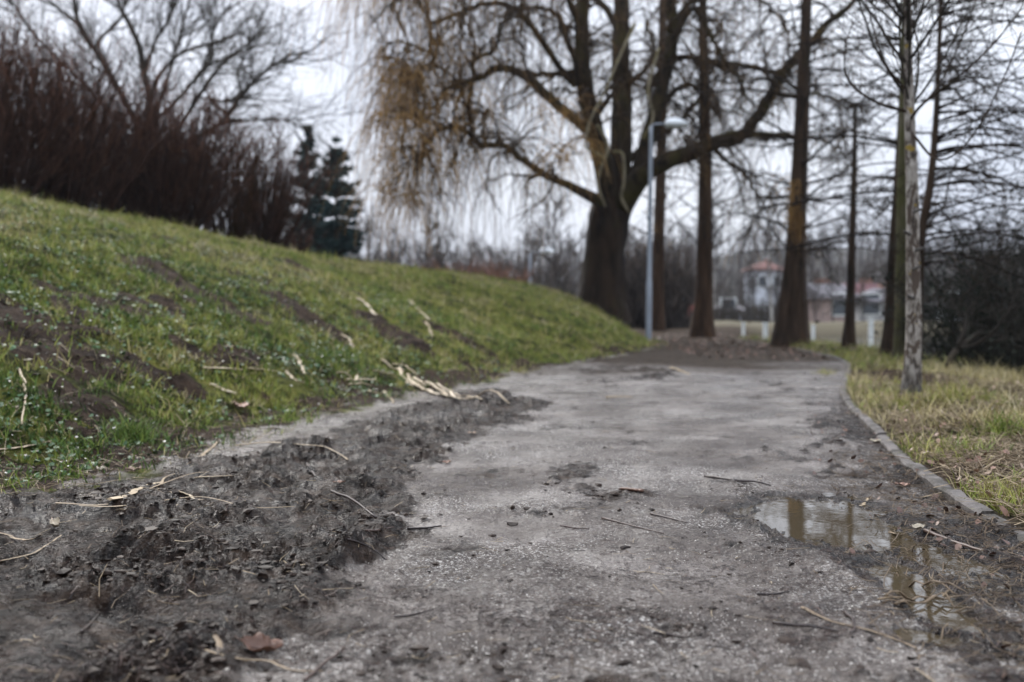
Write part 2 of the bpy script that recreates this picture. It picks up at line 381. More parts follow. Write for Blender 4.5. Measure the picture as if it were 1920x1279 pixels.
# ground, one material that reads masks from the mesh
def ground_mat():
    m, nt, b = new_mat("earth_and_turf")
    n1, path = noise_col(nt, 2.2, [(.38, (.080, .061, .050)), (.5, (.165, .136, .116)), (.62, (.315, .275, .245))], 8, rough=.65)
    n2, grit = noise_col(nt, 110, [(.55, (0, 0, 0)), (.60, (1, 1, 1))], 3)
    n3, gpatch = noise_col(nt, 1.4, [(.42, (0, 0, 0)), (.62, (1, 1, 1))], 4)
    g = nt.nodes.new('ShaderNodeMath'); g.operation = 'MULTIPLY'; nt.links.new(grit.outputs[0], g.inputs[0]); nt.links.new(gpatch.outputs[0], g.inputs[1])
    pc = mixc(nt, g.outputs[0], path.outputs[0], (.80, .76, .70))
    n2b, spk = noise_col(nt, 75, [(.36, (1, 1, 1)), (.44, (0, 0, 0))], 4, rough=.75)
    pc = mixc(nt, spk.outputs[0], pc, (.055, .036, .03))
    n4, mud = noise_col(nt, 11, [(.42, (.007, .004, .0026)), (.52, (.022, .0125, .008)), (.64, (.066, .043, .029))], 8, rough=.7)
    def crisp(name, lo, hi, amt, sc):
        nn_, _ = noise_col(nt, sc, [(0, (0, 0, 0)), (1, (1, 1, 1))], 8, rough=.72)
        m1 = nt.nodes.new('ShaderNodeMath'); m1.operation = 'MULTIPLY_ADD'; nt.links.new(nn_.outputs[0], m1.inputs[0]); m1.inputs[1].default_value = amt; nt.links.new(attr(nt, name), m1.inputs[2])
        return ramp(nt, m1.outputs[0], [(lo, 0), (hi, 1)])
    fmud = crisp('mud', .74, 1.12, 1.1, 13); fbare = crisp('bare', .85, .99, 1.0, 9)
    c = mixc(nt, fmud, pc, mud.outputs[0])
    n5, turf = noise_col(nt, 5, [(.36, (.014, .013, .006)), (.46, (.040, .044, .012)), (.56, (.11, .115, .024)), (.68, (.21, .19, .05))], 7, rough=.7)
    n6, soil = noise_col(nt, 9, [(.36, (.016, .010, .007)), (.62, (.066, .044, .031))], 7)
    tf = mixc(nt, fbare, turf.outputs[0], soil.outputs[0])
    c = mixc(nt, attr(nt, 'turf'), c, tf)
    n7, litt = noise_col(nt, 12, [(.36, (.020, .013, .009)), (.5, (.050, .034, .022)), (.66, (.11, .08, .05))], 7, rough=.75)
    c = mixc(nt, attr(nt, 'leaf'), c, litt.outputs[0])
    c = mixc(nt, attr(nt, 'dry'), c, (.16, .14, .095))
    n8, wood = noise_col(nt, .35, [(.3, (.035, .035, .035)), (.7, (.10, .09, .075))], 6)
    c = mixc(nt, attr(nt, 'far'), c, wood.outputs[0])
    nt.links.new(c, b.inputs['Base Color'])
    # wetness: gloss in patches on the trodden earth
    nw, wet = noise_col(nt, 3.1, [(.4, (.16, .16, .16)), (.62, (.38, .38, .38))], 6)
    nw2, wet2 = noise_col(nt, 16, [(.42, (.16, .16, .16)), (.56, (.6, .6, .6))], 5); rg = mixc(nt, fmud, wet.outputs[0], wet2.outputs[0])
    rg = mixc(nt, attr(nt, 'wet'), rg, (.20, .20, .20))
    rg = mixc(nt, attr(nt, 'turf'), rg, (.85, .85, .85)); rg = mixc(nt, attr(nt, 'leaf'), rg, (.8, .8, .8)); rg = mixc(nt, attr(nt, 'far'), rg, (.95, .95, .95))
    nt.links.new(rg, b.inputs['Roughness'])
    sp = mixc(nt, fmud, (.46, .46, .46), (.15, .15, .15)); sp = mixc(nt, attr(nt, 'wet'), sp, (.5, .5, .5)); sp = mixc(nt, attr(nt, 'turf'), sp, (.06, .06, .06)); sp = mixc(nt, attr(nt, 'leaf'), sp, (.06, .06, .06)); nt.links.new(sp, b.inputs['Specular IOR Level'])
    nb, _ = noise_col(nt, 38, [(0, (0, 0, 0)), (1, (1, 1, 1))], 6, rough=.7)
    nb2, _ = noise_col(nt, 9, [(0, (0, 0, 0)), (1, (1, 1, 1))], 5, rough=.6)
    p1 = bump(nt, b, nb2.outputs[0], .08, 1.0)
    p2 = bump(nt, b, nb.outputs[0], .035, 1.0, p1)
    bump(nt, b, n2.outputs[0], .008, 1.0, p2)
    return m
M_GROUND = ground_mat()
M_WILLOW = bark_mat("willow_bark", (.008, .005, .0035), (.036, .023, .014), 5, .22, (.030, .026, .009), .62, bd=.06)
M_WLIMB = bark_mat("willow_limb_bark", (.010, .0065, .004), (.042, .029, .016), 8, .6, (.05, .042, .012), .54, bd=.03)
M_WPALE = bark_mat("pale_willow_branch", (.07, .06, .04), (.20, .17, .11), 9, .6, (.14, .12, .04), .6, bd=.01)
M_WTWIG = tint_mat("willow_twigs", [(0, (.018, .012, .008)), (.5, (.065, .040, .020)), (.8, (.24, .135, .05)), (1, (.44, .26, .09))], .7)
M_CYP = bark_mat("cypress_bark", (.011, .007, .0045), (.056, .035, .022), 9, .12, (.028, .025, .010), .66, bd=.04)
M_CYPR = bark_mat("reddish_cypress_bark", (.016, .009, .0055), (.072, .040, .021), 9, .12, None, bd=.04)
M_CTWIG = tint_mat("cypress_twigs", [(0, (.009, .006, .005)), (.5, (.022, .015, .010)), (1, (.06, .041, .023))], .8)
M_GREEN = bark_mat("algae_green_bark", (.034, .030, .017), (.11, .098, .058), 9, .3, (.06, .06, .02), .5, bd=.02)
def grey_bark():
    m, nt, b = new_mat("flaking_grey_bark")
    n, r = noise_col(nt, 26, [(.40, (.035, .025, .018)), (.46, (.11, .09, .072)), (.56, (.27, .245, .215)), (.7, (.40, .37, .33))], 6, stretch=(1, 1, .38), dist=.6)
    n2, r2 = noise_col(nt, 13, [(.53, (0, 0, 0)), (.57, (1, 1, 1))], 3, stretch=(1, 1, .45), dist=.8)
    c = mixc(nt, r2.outputs[0], r.outputs[0], (.060, .042, .030))
    n3, r3 = noise_col(nt, 9, [(.64, (0, 0, 0)), (.66, (1, 1, 1))], 3)
    c = mixc(nt, r3.outputs[0], c, (.22, .15, .02))
    low = nt.nodes.new('ShaderNodeTexCoord'); sp = nt.nodes.new('ShaderNodeSeparateXYZ'); nt.links.new(low.outputs['Object'], sp.inputs[0])
    lw = ramp(nt, sp.outputs[2], [(.05, 1), (.32, 0)]); mm = nt.nodes.new('ShaderNodeMath'); mm.operation = 'MULTIPLY'
    nt.links.new(lw, mm.inputs[0]); mm.inputs[1].default_value = .85
    c = mixc(nt, mm.outputs[0], c, (.035, .03, .026))
    nt.links.new(c, b.inputs['Base Color']); b.inputs['Roughness'].default_value = .85
    bump(nt, b, n.outputs[0], .012); return m
M_GREY = grey_bark()
M_SHRUB = tint_mat("red_brown_twigs", [(0, (.010, .005, .004)), (.5, (.060, .031, .022)), (1, (.18, .088, .058))], .8)
M_SHRUBO = tint_mat("orange_brown_twigs", [(0, (.02, .012, .006)), (.5, (.06, .03, .015)), (1, (.15, .065, .03))], .8)
M_BTREE = tint_mat("dark_grey_twigs", [(0, (.022, .019, .016)), (.5, (.048, .040, .032)), (1, (.095, .078, .055))], .85)
M_FAR = tint_mat("grey_brown_far_twigs", [(0, (.028, .024, .022)), (.5, (.06, .05, .044)), (1, (.13, .10, .08))], .9)
M_BIRCH = tint_mat("pale_birch_bark", [(0, (.3, .29, .27)), (1, (.55, .53, .5))], .8)
M_FIR = tint_mat("blue_green_needles", [(0, (.006, .015, .015)), (.5, (.018, .044, .043)), (1, (.065, .125, .12))], .7)
M_DKFIR = tint_mat("dark_evergreen_needles", [(0, (.010, .012, .009)), (.5, (.024, .028, .020)), (1, (.055, .060, .040))], .75)
M_GRASS = tint_mat("grass_blades", [(0, (.020, .038, .009)), (.25, (.070, .125, .024)), (.5, (.180, .225, .042)), (.72, (.31, .30, .075)), (.85, (.34, .28, .12)), (1, (.42, .36, .22))], .6, .15)
M_LEAFW = tint_mat("broad_weed_leaves", [(0, (.028, .06, .022)), (.5, (.06, .12, .045)), (1, (.18, .26, .15))], .5, .25)
M_STRAW = tint_mat("dead_reed_straw", [(0, (.10, .07, .045)), (.35, (.22, .16, .10)), (.7, (.40, .31, .20)), (1, (.56, .46, .33))], .6, .2, ns=30)
M_STICK = tint_mat("dark_wet_sticks", [(0, (.010, .006, .005)), (.5, (.034, .017, .013)), (1, (.10, .055, .038))], .45, .5, ns=40)
M_DLEAF = tint_mat("dead_leaf", [(0, (.08, .035, .02)), (.4, (.20, .10, .06)), (.65, (.30, .17, .12)), (.85, (.36, .29, .20)), (1, (.50, .44, .33))], .5, .5, ns=25)
M_CLOD = tint_mat("mud_clods", [(0, (.011, .007, .005)), (.5, (.028, .018, .013)), (1, (.060, .043, .033))], .55, .12, ns=60)
M_GRIT = tint_mat("pale_grit", [(0, (.16, .14, .12)), (1, (.62, .58, .52))], .5, .5)
def simple(name, col, rough=.6, metal=0, var=.15, sc=6):
    m, nt, b = new_mat(name)
    n, r = noise_col(nt, sc, [(.3, tuple(c * (1 - var) for c in col)), (.7, tuple(c * (1 + var) for c in col))], 5)
    nt.links.new(r.outputs[0], b.inputs['Base Color']); b.inputs['Roughness'].default_value = rough; b.inputs['Metallic'].default_value = metal
    return m
M_KERB = simple("weathered_concrete", (.115, .10, .092), .7, 0, .5, 11)
nt = M_KERB.node_tree; _kb = nt.nodes['Principled BSDF']; _src = _kb.inputs['Base Color'].links[0].from_socket
_dn, _dr = noise_col(nt, 7, [(.46, (0, 0, 0)), (.56, (1, 1, 1))], 7, rough=.7); nt.links.new(mixc(nt, _dr.outputs[0], _src, (.032, .026, .018)), _kb.inputs['Base Color'])
_n, _ = noise_col(nt, 60, [(0, (0, 0, 0)), (1, (1, 1, 1))], 5); bump(nt, nt.nodes['Principled BSDF'], _n.outputs[0], .008, .8)
M_GALV = simple("galvanised_steel", (.24, .27, .31), .5, .2, .12, 12)
M_LHEAD = simple("lamp_head_casing", (.80, .84, .86), .4, 0, .08)
M_LGLASS = simple("milky_lamp_lens", (.72, .76, .78), .25, 0, .05)
M_WHITE = simple("white_painted_post", (.62, .64, .62), .6, 0, .15, 10)
M_REDP = simple("red_painted_metal", (.35, .09, .07), .6)

def water_mat(name, col, rough, wave, bs):
    m, nt, b = new_mat(name)
    b.inputs['Base Color'].default_value = (*col, 1); b.inputs['Roughness'].default_value = rough; b.inputs['IOR'].default_value = 1.333 if wave < 5 else 1.5
    b.inputs['Specular IOR Level'].default_value = .6
    n, _ = noise_col(nt, wave, [(0, (0, 0, 0)), (1, (1, 1, 1))], 3); bump(nt, b, n.outputs[0], bs, .5)
    return m
M_POND = water_mat("pond_water", (.035, .038, .036), .06, 2.2, .03)
M_PUD = water_mat("muddy_puddle_water", (.060, .046, .028), .02, 9, .0006)

# ------------------------------------------------------------------ the ground sheet
def build_ground():
    ys = [-3.0]
    while ys[-1] < 760:
        y = ys[-1]
        if y < 1.2: dy = .06
        else: dy = y * np.interp(y, [1.2, 2, 4, 20, 60, 700], [.0065, .006, .0068, .015, .03, .05])
        ys.append(y + dy)
    ys = np.array(ys); n = 760
    s = np.linspace(-1, 1, n)
    tt = np.where(np.abs(s) < .85, s * .66 / .85, np.sign(s) * (.66 + (np.abs(s) - .85) / .15 * .9))
    w = np.maximum(ys, 2.2) + .35
    X = tt[None] * w[:, None]; Y = np.repeat(ys[:, None], n, 1)
    # snap rows softly so that jittered edges do not read as a grid
    Z = H(X.ravel(), Y.ravel()).reshape(X.shape)
    x, y = X.ravel(), Y.ravel(); dl = xe(y) - x; dr = x - xk(y)
    wob = .20 * fbm(x, y, 2.4, 3, 90) + .10 * fbm(x, y, 9, 2, 91)
    left = sst(-.06, .10, dl + wob); right = sst(.0, .06, dr)
    turf = np.maximum(left * (y < 26), right)
    mud = np.clip(mud_mask(x, y) + .42 * sst(.5, .0, -dr) * sst(-.02, .02, -dr) * (1 - sst(6, 9, y)) + .5 * sst(-.45, .1, pud_mask(x, y)) + .8 * sst(14.5, 19, y + 1.2 * fbm(x, y, .8, 3, 95)), 0, 1)
    br = bare(x, y) * (dl > 0) + (dr > 0) * np.clip(.35 + .6 * np.exp(-(((x - 3.6) / .45) ** 2 + ((y - 9) / 2.0) ** 2)) + .5 * fbm(x, y, 1.5, 3, 96), 0, 1)
    leaf = sst(20, 24, y + fbm(x, y, .7, 2, 97)) * (x > 2.0) * 1.0
    leaf = np.maximum(leaf, (dr > 0) * sst(-.2, .7, x - xb(y)))
    leaf = np.maximum(leaf, (dl > 0) * sst(22, 30, y)); leaf = np.maximum(leaf, .7 * (dr > 0) * (y < 12)); leaf = np.maximum(leaf, .9 * (dr < 0) * (dl < 0) * sst(9.0, 13.0, y + 1.8 * fbm(x, y, .6, 3, 99))); turf = turf * 1.0
    far = sst(55, 95, y)
    wet = np.clip(sst(-.5, .15, pud_mask(x, y)) * .9 + 1.0 * np.exp(-(((x - 1.10) / .38) ** 2 + ((y - 2.5) / 1.15) ** 2) ** 2) * sst(-.55, .15, fbm(x, y, 7, 3, 100)) + .35 * sst(.2, .6, fbm(x, y, 1.7, 3, 98)) + .40 * mud * sst(.05, .3, fbm(x, y, 6, 3, 101)) * (y < 9), 0, 1) * (1 - turf)
    att = dict(dry=sst(39, 41, y) * (1 - sst(52, 62, y)) * (x > 0), mud=mud, turf=turf, bare=np.clip(br, 0, 1), leaf=np.clip(leaf, 0, 1), far=far, wet=wet)
    R, Cn = X.shape; idx = np.arange(R * Cn).reshape(R, Cn)
    Q = np.stack([idx[:-1, :-1], idx[:-1, 1:], idx[1:, 1:], idx[1:, :-1]], -1).reshape(-1, 4)
    fc = lambda a: a[Q].mean(1)
    fy = fc(y); fl = fc(dl + wob); fr = fc(dr)
    reg = np.full(len(Q), 3)                                  # far ground
    reg[(fy < 30) & (fl > 0)] = 1                             # the bank
    reg[(fy < 30) & (fr > 0)] = 2                             # the verge
    reg[(fy < 24) & (fl <= 0) & (fr <= 0)] = 0                # the path
    reg[fy > 120] = 4
    V = np.stack([x, y, Z.ravel()], 1)
    for k, nm in enumerate(('path', 'grass_bank', 'verge_ground', 'ground', 'wooded_hills')):
        q = Q[reg == k]; u, inv = np.unique(q, return_inverse=True)
        me = mesh_np(nm, V[u], inv.reshape(-1, 4), None, [M_GROUND], {a: b[u] for a, b in att.items()})
        obj(nm, me, kind='structure')
build_ground()

def sheet(name, x0, x1, y0, y1, z, m, nx=2, ny=2):
    xs = np.linspace(x0, x1, nx); ys = np.linspace(y0, y1, ny); X, Y = np.meshgrid(xs, ys)
    idx = np.arange(nx * ny).reshape(ny, nx); Q = np.stack([idx[:-1, :-1], idx[:-1, 1:], idx[1:, 1:], idx[1:, :-1]], -1).reshape(-1, 4)
    obj(name, mesh_np(name, np.stack([X.ravel(), Y.ravel(), np.full(X.size, z)], 1), Q, None, [m]), kind='structure')
sheet('pond_water', 4.6, 90, -3, 52, WATER, M_POND, 8, 8)
# puddle: only the cells near the hollow
def puddle():
    xs = np.linspace(.55, 1.42, 60); ys = np.linspace(1.75, 3.85, 140); X, Y = np.meshgrid(xs, ys)
    idx = np.arange(X.size).reshape(X.shape); Q = np.stack([idx[:-1, :-1], idx[:-1, 1:], idx[1:, 1:], idx[1:, :-1]], -1).reshape(-1, 4)
    pm = pud_mask(X.ravel(), Y.ravel()); keep = (pm[Q] > -.3).any(1) & (X.ravel()[Q] < xk(Y.ravel()[Q]) - .03).all(1)
    q = Q[keep]; u, inv = np.unique(q, return_inverse=True)
    obj('puddle_water', mesh_np('puddle_water', np.stack([X.ravel(), Y.ravel(), np.full(X.size, PUD)], 1)[u], inv.reshape(-1, 4), None, [M_PUD]), kind='structure')
puddle()

# kerb: a low concrete edging that follows the path, in lengths with open joints
def kerb():
    ys = np.linspace(-2.9, 14.3, 345); acc = Acc()
    xx = xk(ys); tx = np.gradient(xx, ys); nn = np.stack([np.ones_like(tx), -tx], 1); nn /= np.linalg.norm(nn, axis=1, keepdims=True)
    L = np.r_[0, np.cumsum(np.hypot(np.diff(ys), np.diff(xx)))]
    rng = np.random.default_rng(4)
    seg = (L / 1.0).astype(int); lift = rng.uniform(-.008, .008, seg.max() + 2); side = rng.uniform(-.006, .006, seg.max() + 2)
    prof = [(-.027, -.12), (-.028, .002), (-.02, .011), (.014, .013), (.025, .005), (.027, -.12)]
    nf = .004 * fbm(ys, ys * 0, 6, 3, 200)
    for s_ in range(seg.max() + 1):
        ii = np.where(seg == s_)[0]
        if len(ii) < 3: continue
        if s_ < seg.max(): ii = np.r_[ii, ii[-1] + 1]
        Pn = []
        for j, i in enumerate(ii):
            g = 1.0
            base = np.array([xx[i], ys[i]])
            if j == len(ii) - 1: base = base - np.array([tx[i], 1.0]) / np.hypot(tx[i], 1) * .013
            rise = 1 - .8 * sst(12.5, 14.3, ys[i])
            for k, (a, b) in enumerate(prof):
                wv = .005 * float(fbm(ys[i], k * 3.1, 9, 2, 201))
                p = base + nn[i] * (a + side[s_] + (wv if b > 0 else 0)); Pn.append((p[0], p[1], (b * rise if b > 0 else b) + (lift[s_] + nf[i] + wv if b > 0 else 0)))
        Pn = np.array(Pn); n = len(ii); idx = np.arange(n * 6).reshape(n, 6)
        Q = np.stack([idx[:-1, :-1], idx[1:, :-1], idx[1:, 1:], idx[:-1, 1:]], -1).reshape(-1, 4)
        caps = [(0, 1, 4, 5), (1, 2, 3, 4)]; e = (n - 1) * 6
        Q = np.vstack([Q, caps, [tuple(e + c for c in cp[::-1]) for cp in caps]])
        acc.add(Pn, Q)
    obj('kerb', acc.mesh('kerb', [M_KERB], smooth=False), kind='structure')
kerb()

# ------------------------------------------------------------------ trees
def tree_obj(name, base, label, cat='tree', group=None): return empty(name, tuple(base), label, cat, group)

def trunk_mesh(acc, pts, S=14, rough=.06, seed=0, flare_ribs=0):
    """pts rows: x y z r"""
    K = max(14, int(6 * len(pts))); p = resample(pts, K); P, R = p[:, :3], p[:, 3]
    T = norm(np.gradient(P, axis=0)); ref = np.array([1., .1, 0]); U = norm(np.cross(T, ref)); W = np.cross(T, U)
    ph = np.arange(S) * 2 * np.pi / S; rng = np.random.default_rng(seed)
    rr = 1 + rough * fbm(np.tile(np.cos(ph) * 2, (K, 1)) + seed, np.tile(np.sin(ph) * 2, (K, 1)) + P[:, 2:3] * 1.3, 1.5, 3, seed)
    if flare_ribs:
        fl = np.clip((R / R.min() - 1.2), 0, 1.2)[:, None]
        rr = rr + .09 * fl * np.sin(ph[None] * flare_ribs + seed) + .03 * np.sin(ph[None] * (flare_ribs * 2 + 1) + P[:, 2:3])
    V = P[:, None] + (U[:, None] * np.cos(ph)[None, :, None] + W[:, None] * np.sin(ph)[None, :, None]) * (R[:, None] * rr)[..., None]
    idx = np.arange(K * S).reshape(K, S)
    Q = np.stack([idx[:-1], np.roll(idx, -1, 1)[:-1], np.roll(idx, -1, 1)[1:], idx[1:]], -1).reshape(-1, 4)
    acc.add(V, Q); return P, R

MPP = 1 / FPX
def px_limb(pts, Y0, K=24, dz=0.0):
    """pts: (u, v, width px, depth offset) -> smooth world polyline + radius"""
    rows = []
    for u, v, w, dy in pts:
        Y = Y0 + dy; p = at(u, v, Y); rows.append((*p, w / 2 * Y * MPP))
    r = resample(rows, K); return r[:, :3], np.maximum(r[:, 3], .004)

# ---- the great willow
def willow():
    Y0 = 22.6; rng = np.random.default_rng(11)
    bx = at(1128, 588, Y0); bz = float(H(bx[0], bx[1])) - .15
    t = tree_obj('willow_tree', (bx[0], bx[1], bz), 'huge old weeping willow with thick forked trunk on the end of the grass bank')
    a = Acc((bx[0], bx[1], bz))
    tr = [(1124, 600, 112, 0), (1127, 565, 92, 0), (1130, 520, 80, 0), (1133, 470, 74, 0), (1140, 420, 76, 0), (1148, 385, 72, 0), (1158, 350, 56, 0), (1163, 310, 44, 0)]
    rows = [(*at(u, v, Y0), w / 2 * Y0 * MPP) for u, v, w, _ in tr]; rows[0] = (rows[0][0], rows[0][1], bz - .1, rows[0][3])
    trunk_mesh(a, rows, 18, .10, 3, 5)
    obj('trunk', a.mesh('willow_trunk', [M_WILLOW]), t)
    Ls = [  # (u, v, w, depth)
        [(1148, 400, 40, 0), (1138, 340, 38, -.3), (1122, 270, 34, -.5), (1102, 190, 32, -.6), (1090, 100, 28, -.8), (1092, 20, 24, -1), (1100, -90, 18, -1.2), (1090, -220, 10, -1.5)],
        [(1160, 350, 44, .1), (1164, 270, 40, .2), (1166, 180, 36, .4), (1164, 80, 32, .6), (1168, -40, 26, .8), (1180, -180, 16, 1)],
        [(1170, 372, 34, 0), (1195, 325, 30, -.2), (1222, 235, 26, -.4), (1242, 160, 24, -.5), (1262, 70, 22, -.6), (1258, -20, 20, -.6), (1275, -140, 12, -.5)],
        [(1165, 385, 44, -.2), (1195, 338, 40, -.5), (1235, 307, 34, -.8), (1290, 289, 30, -1), (1343, 266, 27, -1.2), (1388, 256, 25, -1.4), (1418, 222, 22, -1.6), (1447, 176, 21, -1.7), (1471, 134, 19, -1.8), (1503, 98, 17, -2), (1535, 62, 14, -2.1), (1570, 28, 12, -2.2), (1602, 2, 9, -2.3), (1625, -60, 6, -2.3)],
        [(1134, 382, 26, -.2), (1085, 357, 18, -.6), (1040, 336, 14, -1), (1000, 314, 13, -1.4), (965, 288, 12, -1.7), (945, 273, 12, -1.9), (902, 273, 11, -2.1), (884, 250, 11, -2.2), (864, 240, 10, -2.3), (836, 239, 10, -2.4), (805, 262, 7, -2.5), (790, 300, 4, -2.6)],
        [(1112, 250, 22, -.5), (1075, 222, 18, -.9), (1022, 176, 18, -1.2), (987, 143, 16, -1.4), (934, 126, 15, -1.7), (908, 140, 12, -1.9), (881, 157, 10, -2), (852, 160, 9, -2.2), (820, 190, 7, -2.3), (795, 235, 4, -2.5)],
        [(1104, 205, 18, -.4), (1078, 140, 16, -.3), (1054, 139, 12, -.2), (1005, 140, 10, -.1), (960, 128, 8, .1)],
        [(1080, 160, 16, -.4), (1054, 133, 12, -.5), (1033, 102, 12, -.6), (1008, 63, 11, -.7), (987, 39, 11, -.8), (972, 21, 11, -.9), (938, 8, 10, -1), (903, 9, 10, -1.1), (864, 22, 9, -1.2), (838, 33, 8, -1.3), (811, 43, 8, -1.3), (808, 65, 6, -1.4), (820, 95, 5, -1.4), (795, 130, 4, -1.5), (770, 150, 3, -1.5)],
        [(1092, 140, 14, -.5), (1068, 88, 12, -.3), (1054, 48, 12, -.2), (1044, 26, 10, 0), (1005, 16, 8, .1), (973, 19, 7, .2)],
        [(887, 140, 9, -1.9), (890, 112, 8, -1.7), (925, 95, 8, -1.6), (936, 60, 7, -1.5), (950, 35, 7, -1.4), (975, 10, 6, -1.2)],
        [(888, 116, 6, -1.8), (889, 75, 6, -1.8), (868, 36, 5, -1.9), (868, -20, 4, -2)],
        [(884, 148, 9, -1.9), (880, 195, 9, -2), (884, 240, 8, -2.1), (889, 285, 5, -2.2)],
        [(806, 60, 6, -1.3), (805, 95, 5, -1.2), (812, 100, 5, -1.1), (765, 82, 5, -1), (758, 100, 4, -1), (755, 150, 3, -1)],
        [(1210, 170, 16, .5), (1270, 108, 12, .4), (1330, 120, 11, .2), (1378, 121, 9, 0), (1431, 128, 8, -.3), (1483, 140, 6, -.6)],
        [(1250, 110, 14, -.6), (1292, 20, 11, -1), (1318, 42, 9, -1.2), (1358, 112, 7, -1.3), (1387, 152, 6, -1.3), (1407, 192, 5, -1.3), (1430, 215, 3, -1.3)],
        [(1225, 225, 14, .3), (1245, 190, 12, .5), (1285, 160, 10, .9), (1320, 175, 8, 1.2), (1345, 215, 6, 1.4)],
        [(1400, 255, 14, -1.4), (1432, 252, 11, -1.6), (1480, 255, 8, -1.8), (1540, 262, 6, -2), (1590, 290, 4, -2)],
        [(1452, 174, 10, -1.7), (1490, 180, 8, -1.8), (1530, 176, 6, -1.9), (1590, 190, 4, -2)],
        [(1110, 230, 12, .3), (1150, 175, 10, .9), (1200, 140, 9, 1.2), (1225, 100, 8, 1.4), (1215, 40, 6, 1.5)],
        [(1180, 300, 15, .6), (1215, 270, 14, 1.2), (1265, 235, 12, 1.8), (1300, 200, 8, 2.2), (1330, 150, 5, 2.4)],
        [(1330, 268, 12, -1.1), (1360, 300, 8, -1), (1400, 330, 6, -1), (1440, 400, 4, -1.1)],
        [(1160, 60, 14, .6), (1130, 10, 12, 1), (1060, -40, 9, 1.4), (980, -50, 7, 1.5), (900, -30, 5, 1.6)],
        [(1250, 60, 13, -.6), (1300, 0, 10, -.8), (1370, -30, 8, -1), (1440, 10, 6, -1.2), (1480, 60, 4, -1.3)],
        [(1095, 60, 14, -.9), (1050, -20, 10, -1.6), (960, -60, 8, -2.2), (860, -50, 7, -2.8), (770, -20, 5, -3.2), (700, 40, 3, -3.5)],
    ]
    limbs = []
    K = 34
    for L in Ls:
        P, R = px_limb(L, Y0, K); P = P + .03 * rng.normal(0, 1, P.shape) * np.linspace(0, 1, K)[:, None]
        o = P[0]; la = Acc(o); la.tubes(P, R * 1.05, 8)
        lo = obj('limb', la.mesh('willow_limb', [M_WLIMB]), t); lo.location = o - np.array(t.location)
        limbs.append((P, R))
    for L in [[(1190, 45, 7, -1), (1160, 110, 7, -1.4), (1135, 170, 6, -1.7), (1105, 230, 6, -1.9), (1100, 280, 5, -2), (1128, 290, 5, -2), (1140, 330, 4, -2)],
              [(1120, 235, 7, -1.2), (1140, 275, 6, -1.6), (1125, 320, 6, -1.8), (1122, 350, 5, -1.9), (1135, 388, 4, -2)],
              [(1150, 285, 7, -1), (1168, 290, 6, -1.3), (1170, 340, 6, -1.5), (1165, 370, 6, -1.5), (1180, 400, 5, -1.6)],
              [(1235, 90, 6, -1.3), (1215, 170, 6, -1.6), (1225, 220, 5, -1.7), (1205, 260, 4, -1.8)]]:
        P, R = px_limb(L, Y0, 20); o = P[0]; la = Acc(o); la.tubes(P, R, 6)
        lo = obj('pale_drooping_branch', la.mesh('pale_branch', [M_WPALE]), t, label='bare pale drooping branch stripped of bark'); lo.location = o - np.array(t.location)
    LP = np.stack([p for p, r in limbs]); LR = np.stack([r for p, r in limbs])
    tw = Acc((bx[0], bx[1], bz))
    # second order: arching branches
    p, d, r, tt = spawn(LP, LR, 420, .22, 1, .5, 1.3, rng)
    d[:, 2] += .35; L = rng.uniform(.5, 1.5, len(p))
    P2 = grow(p, d, L, 9, .22, (0, 0, -.12), rng); R2 = taper(len(p), 9, np.minimum(r * .6, .034), .008)
    tw.tubes(P2, R2, 4, rng.uniform(0, .35, len(p)))
    p, d, r, tt = spawn(P2, R2, 2600, .2, 1, .4, 1.2, rng); L = rng.uniform(.25, .8, len(p))
    P3 = grow(p, d, L, 6, .25, (0, 0, -.2), rng); R3 = taper(len(p), 6, .012, .006)
    tw.tubes(P3, R3, 3, rng.uniform(.1, .5, len(p)))
    # hanging strands
    allP = [(LP, LR, 1200), (P2, R2, 2400), (P3, R3, 2600)]
    for Pp, Rp, n in allP:
        p, d, r, tt = spawn(Pp, Rp, n, .3, 1, .3, 1.3, rng)
        L = rng.gamma(3.0, .36, n); L = np.clip(L, .3, 3.6)
        left = p[:, 0] < bx[0] - 1.2
        L = np.where(left, L * 1.3, L * .62)
        L = np.minimum(L, np.maximum(p[:, 2] - 1.6, .4))
        S = grow(p, d, L, 8, .07, (-.015, 0, -.42), rng)
        tw.tubes(S, taper(n, 8, .0048, .0026), 3, np.clip(rng.normal(.5, .18, n) + .35 * (p[:, 0] < bx[0] - 4.2) * (p[:, 2] < 5.6), 0, 1))
    # the golden curtain on the left side
    for (u0, u1, v0, v1, n, lo_, hi) in [(708, 800, 190, 400, 430, .5, 1.7), (690, 930, 80, 330, 420, .4, 1.3), (640, 790, -120, -20, 420, 1.2, 3.0), (705, 790, 110, 240, 220, .6, 1.6), (1000, 1120, 190, 300, 170, .5, 1.5), (1450, 1510, 340, 380, 60, .3, .9)]:
        cl = rng.uniform(0, 1, (max(6, n // 9), 3)); k = rng.integers(0, len(cl), n)
        uu = u0 + (u1 - u0) * np.clip(cl[k, 0] + rng.normal(0, .035, n), 0, 1); vv = v0 + (v1 - v0) * cl[k, 1] + rng.normal(0, 8, n)
        Yd = Y0 - 3.2 + 2.2 * cl[k, 2] + rng.normal(0, .15, n)
        p = np.array([at(a, b, c) for a, b, c in zip(uu, vv, Yd)])
        d = rng.normal(0, 1, (n, 3)) * .6 + np.array([.1, 0, .5])
        L = rng.uniform(lo_, hi, n); L = np.minimum(L, np.maximum(p[:, 2] - 1.5, .3))
        S = grow(p, d, L, 9, .07, (-.01, 0, -.45), rng)
        tw.tubes(S, taper(n, 9, .0062, .0035), 3, np.clip(rng.normal(.84, .15, n), 0, 1))
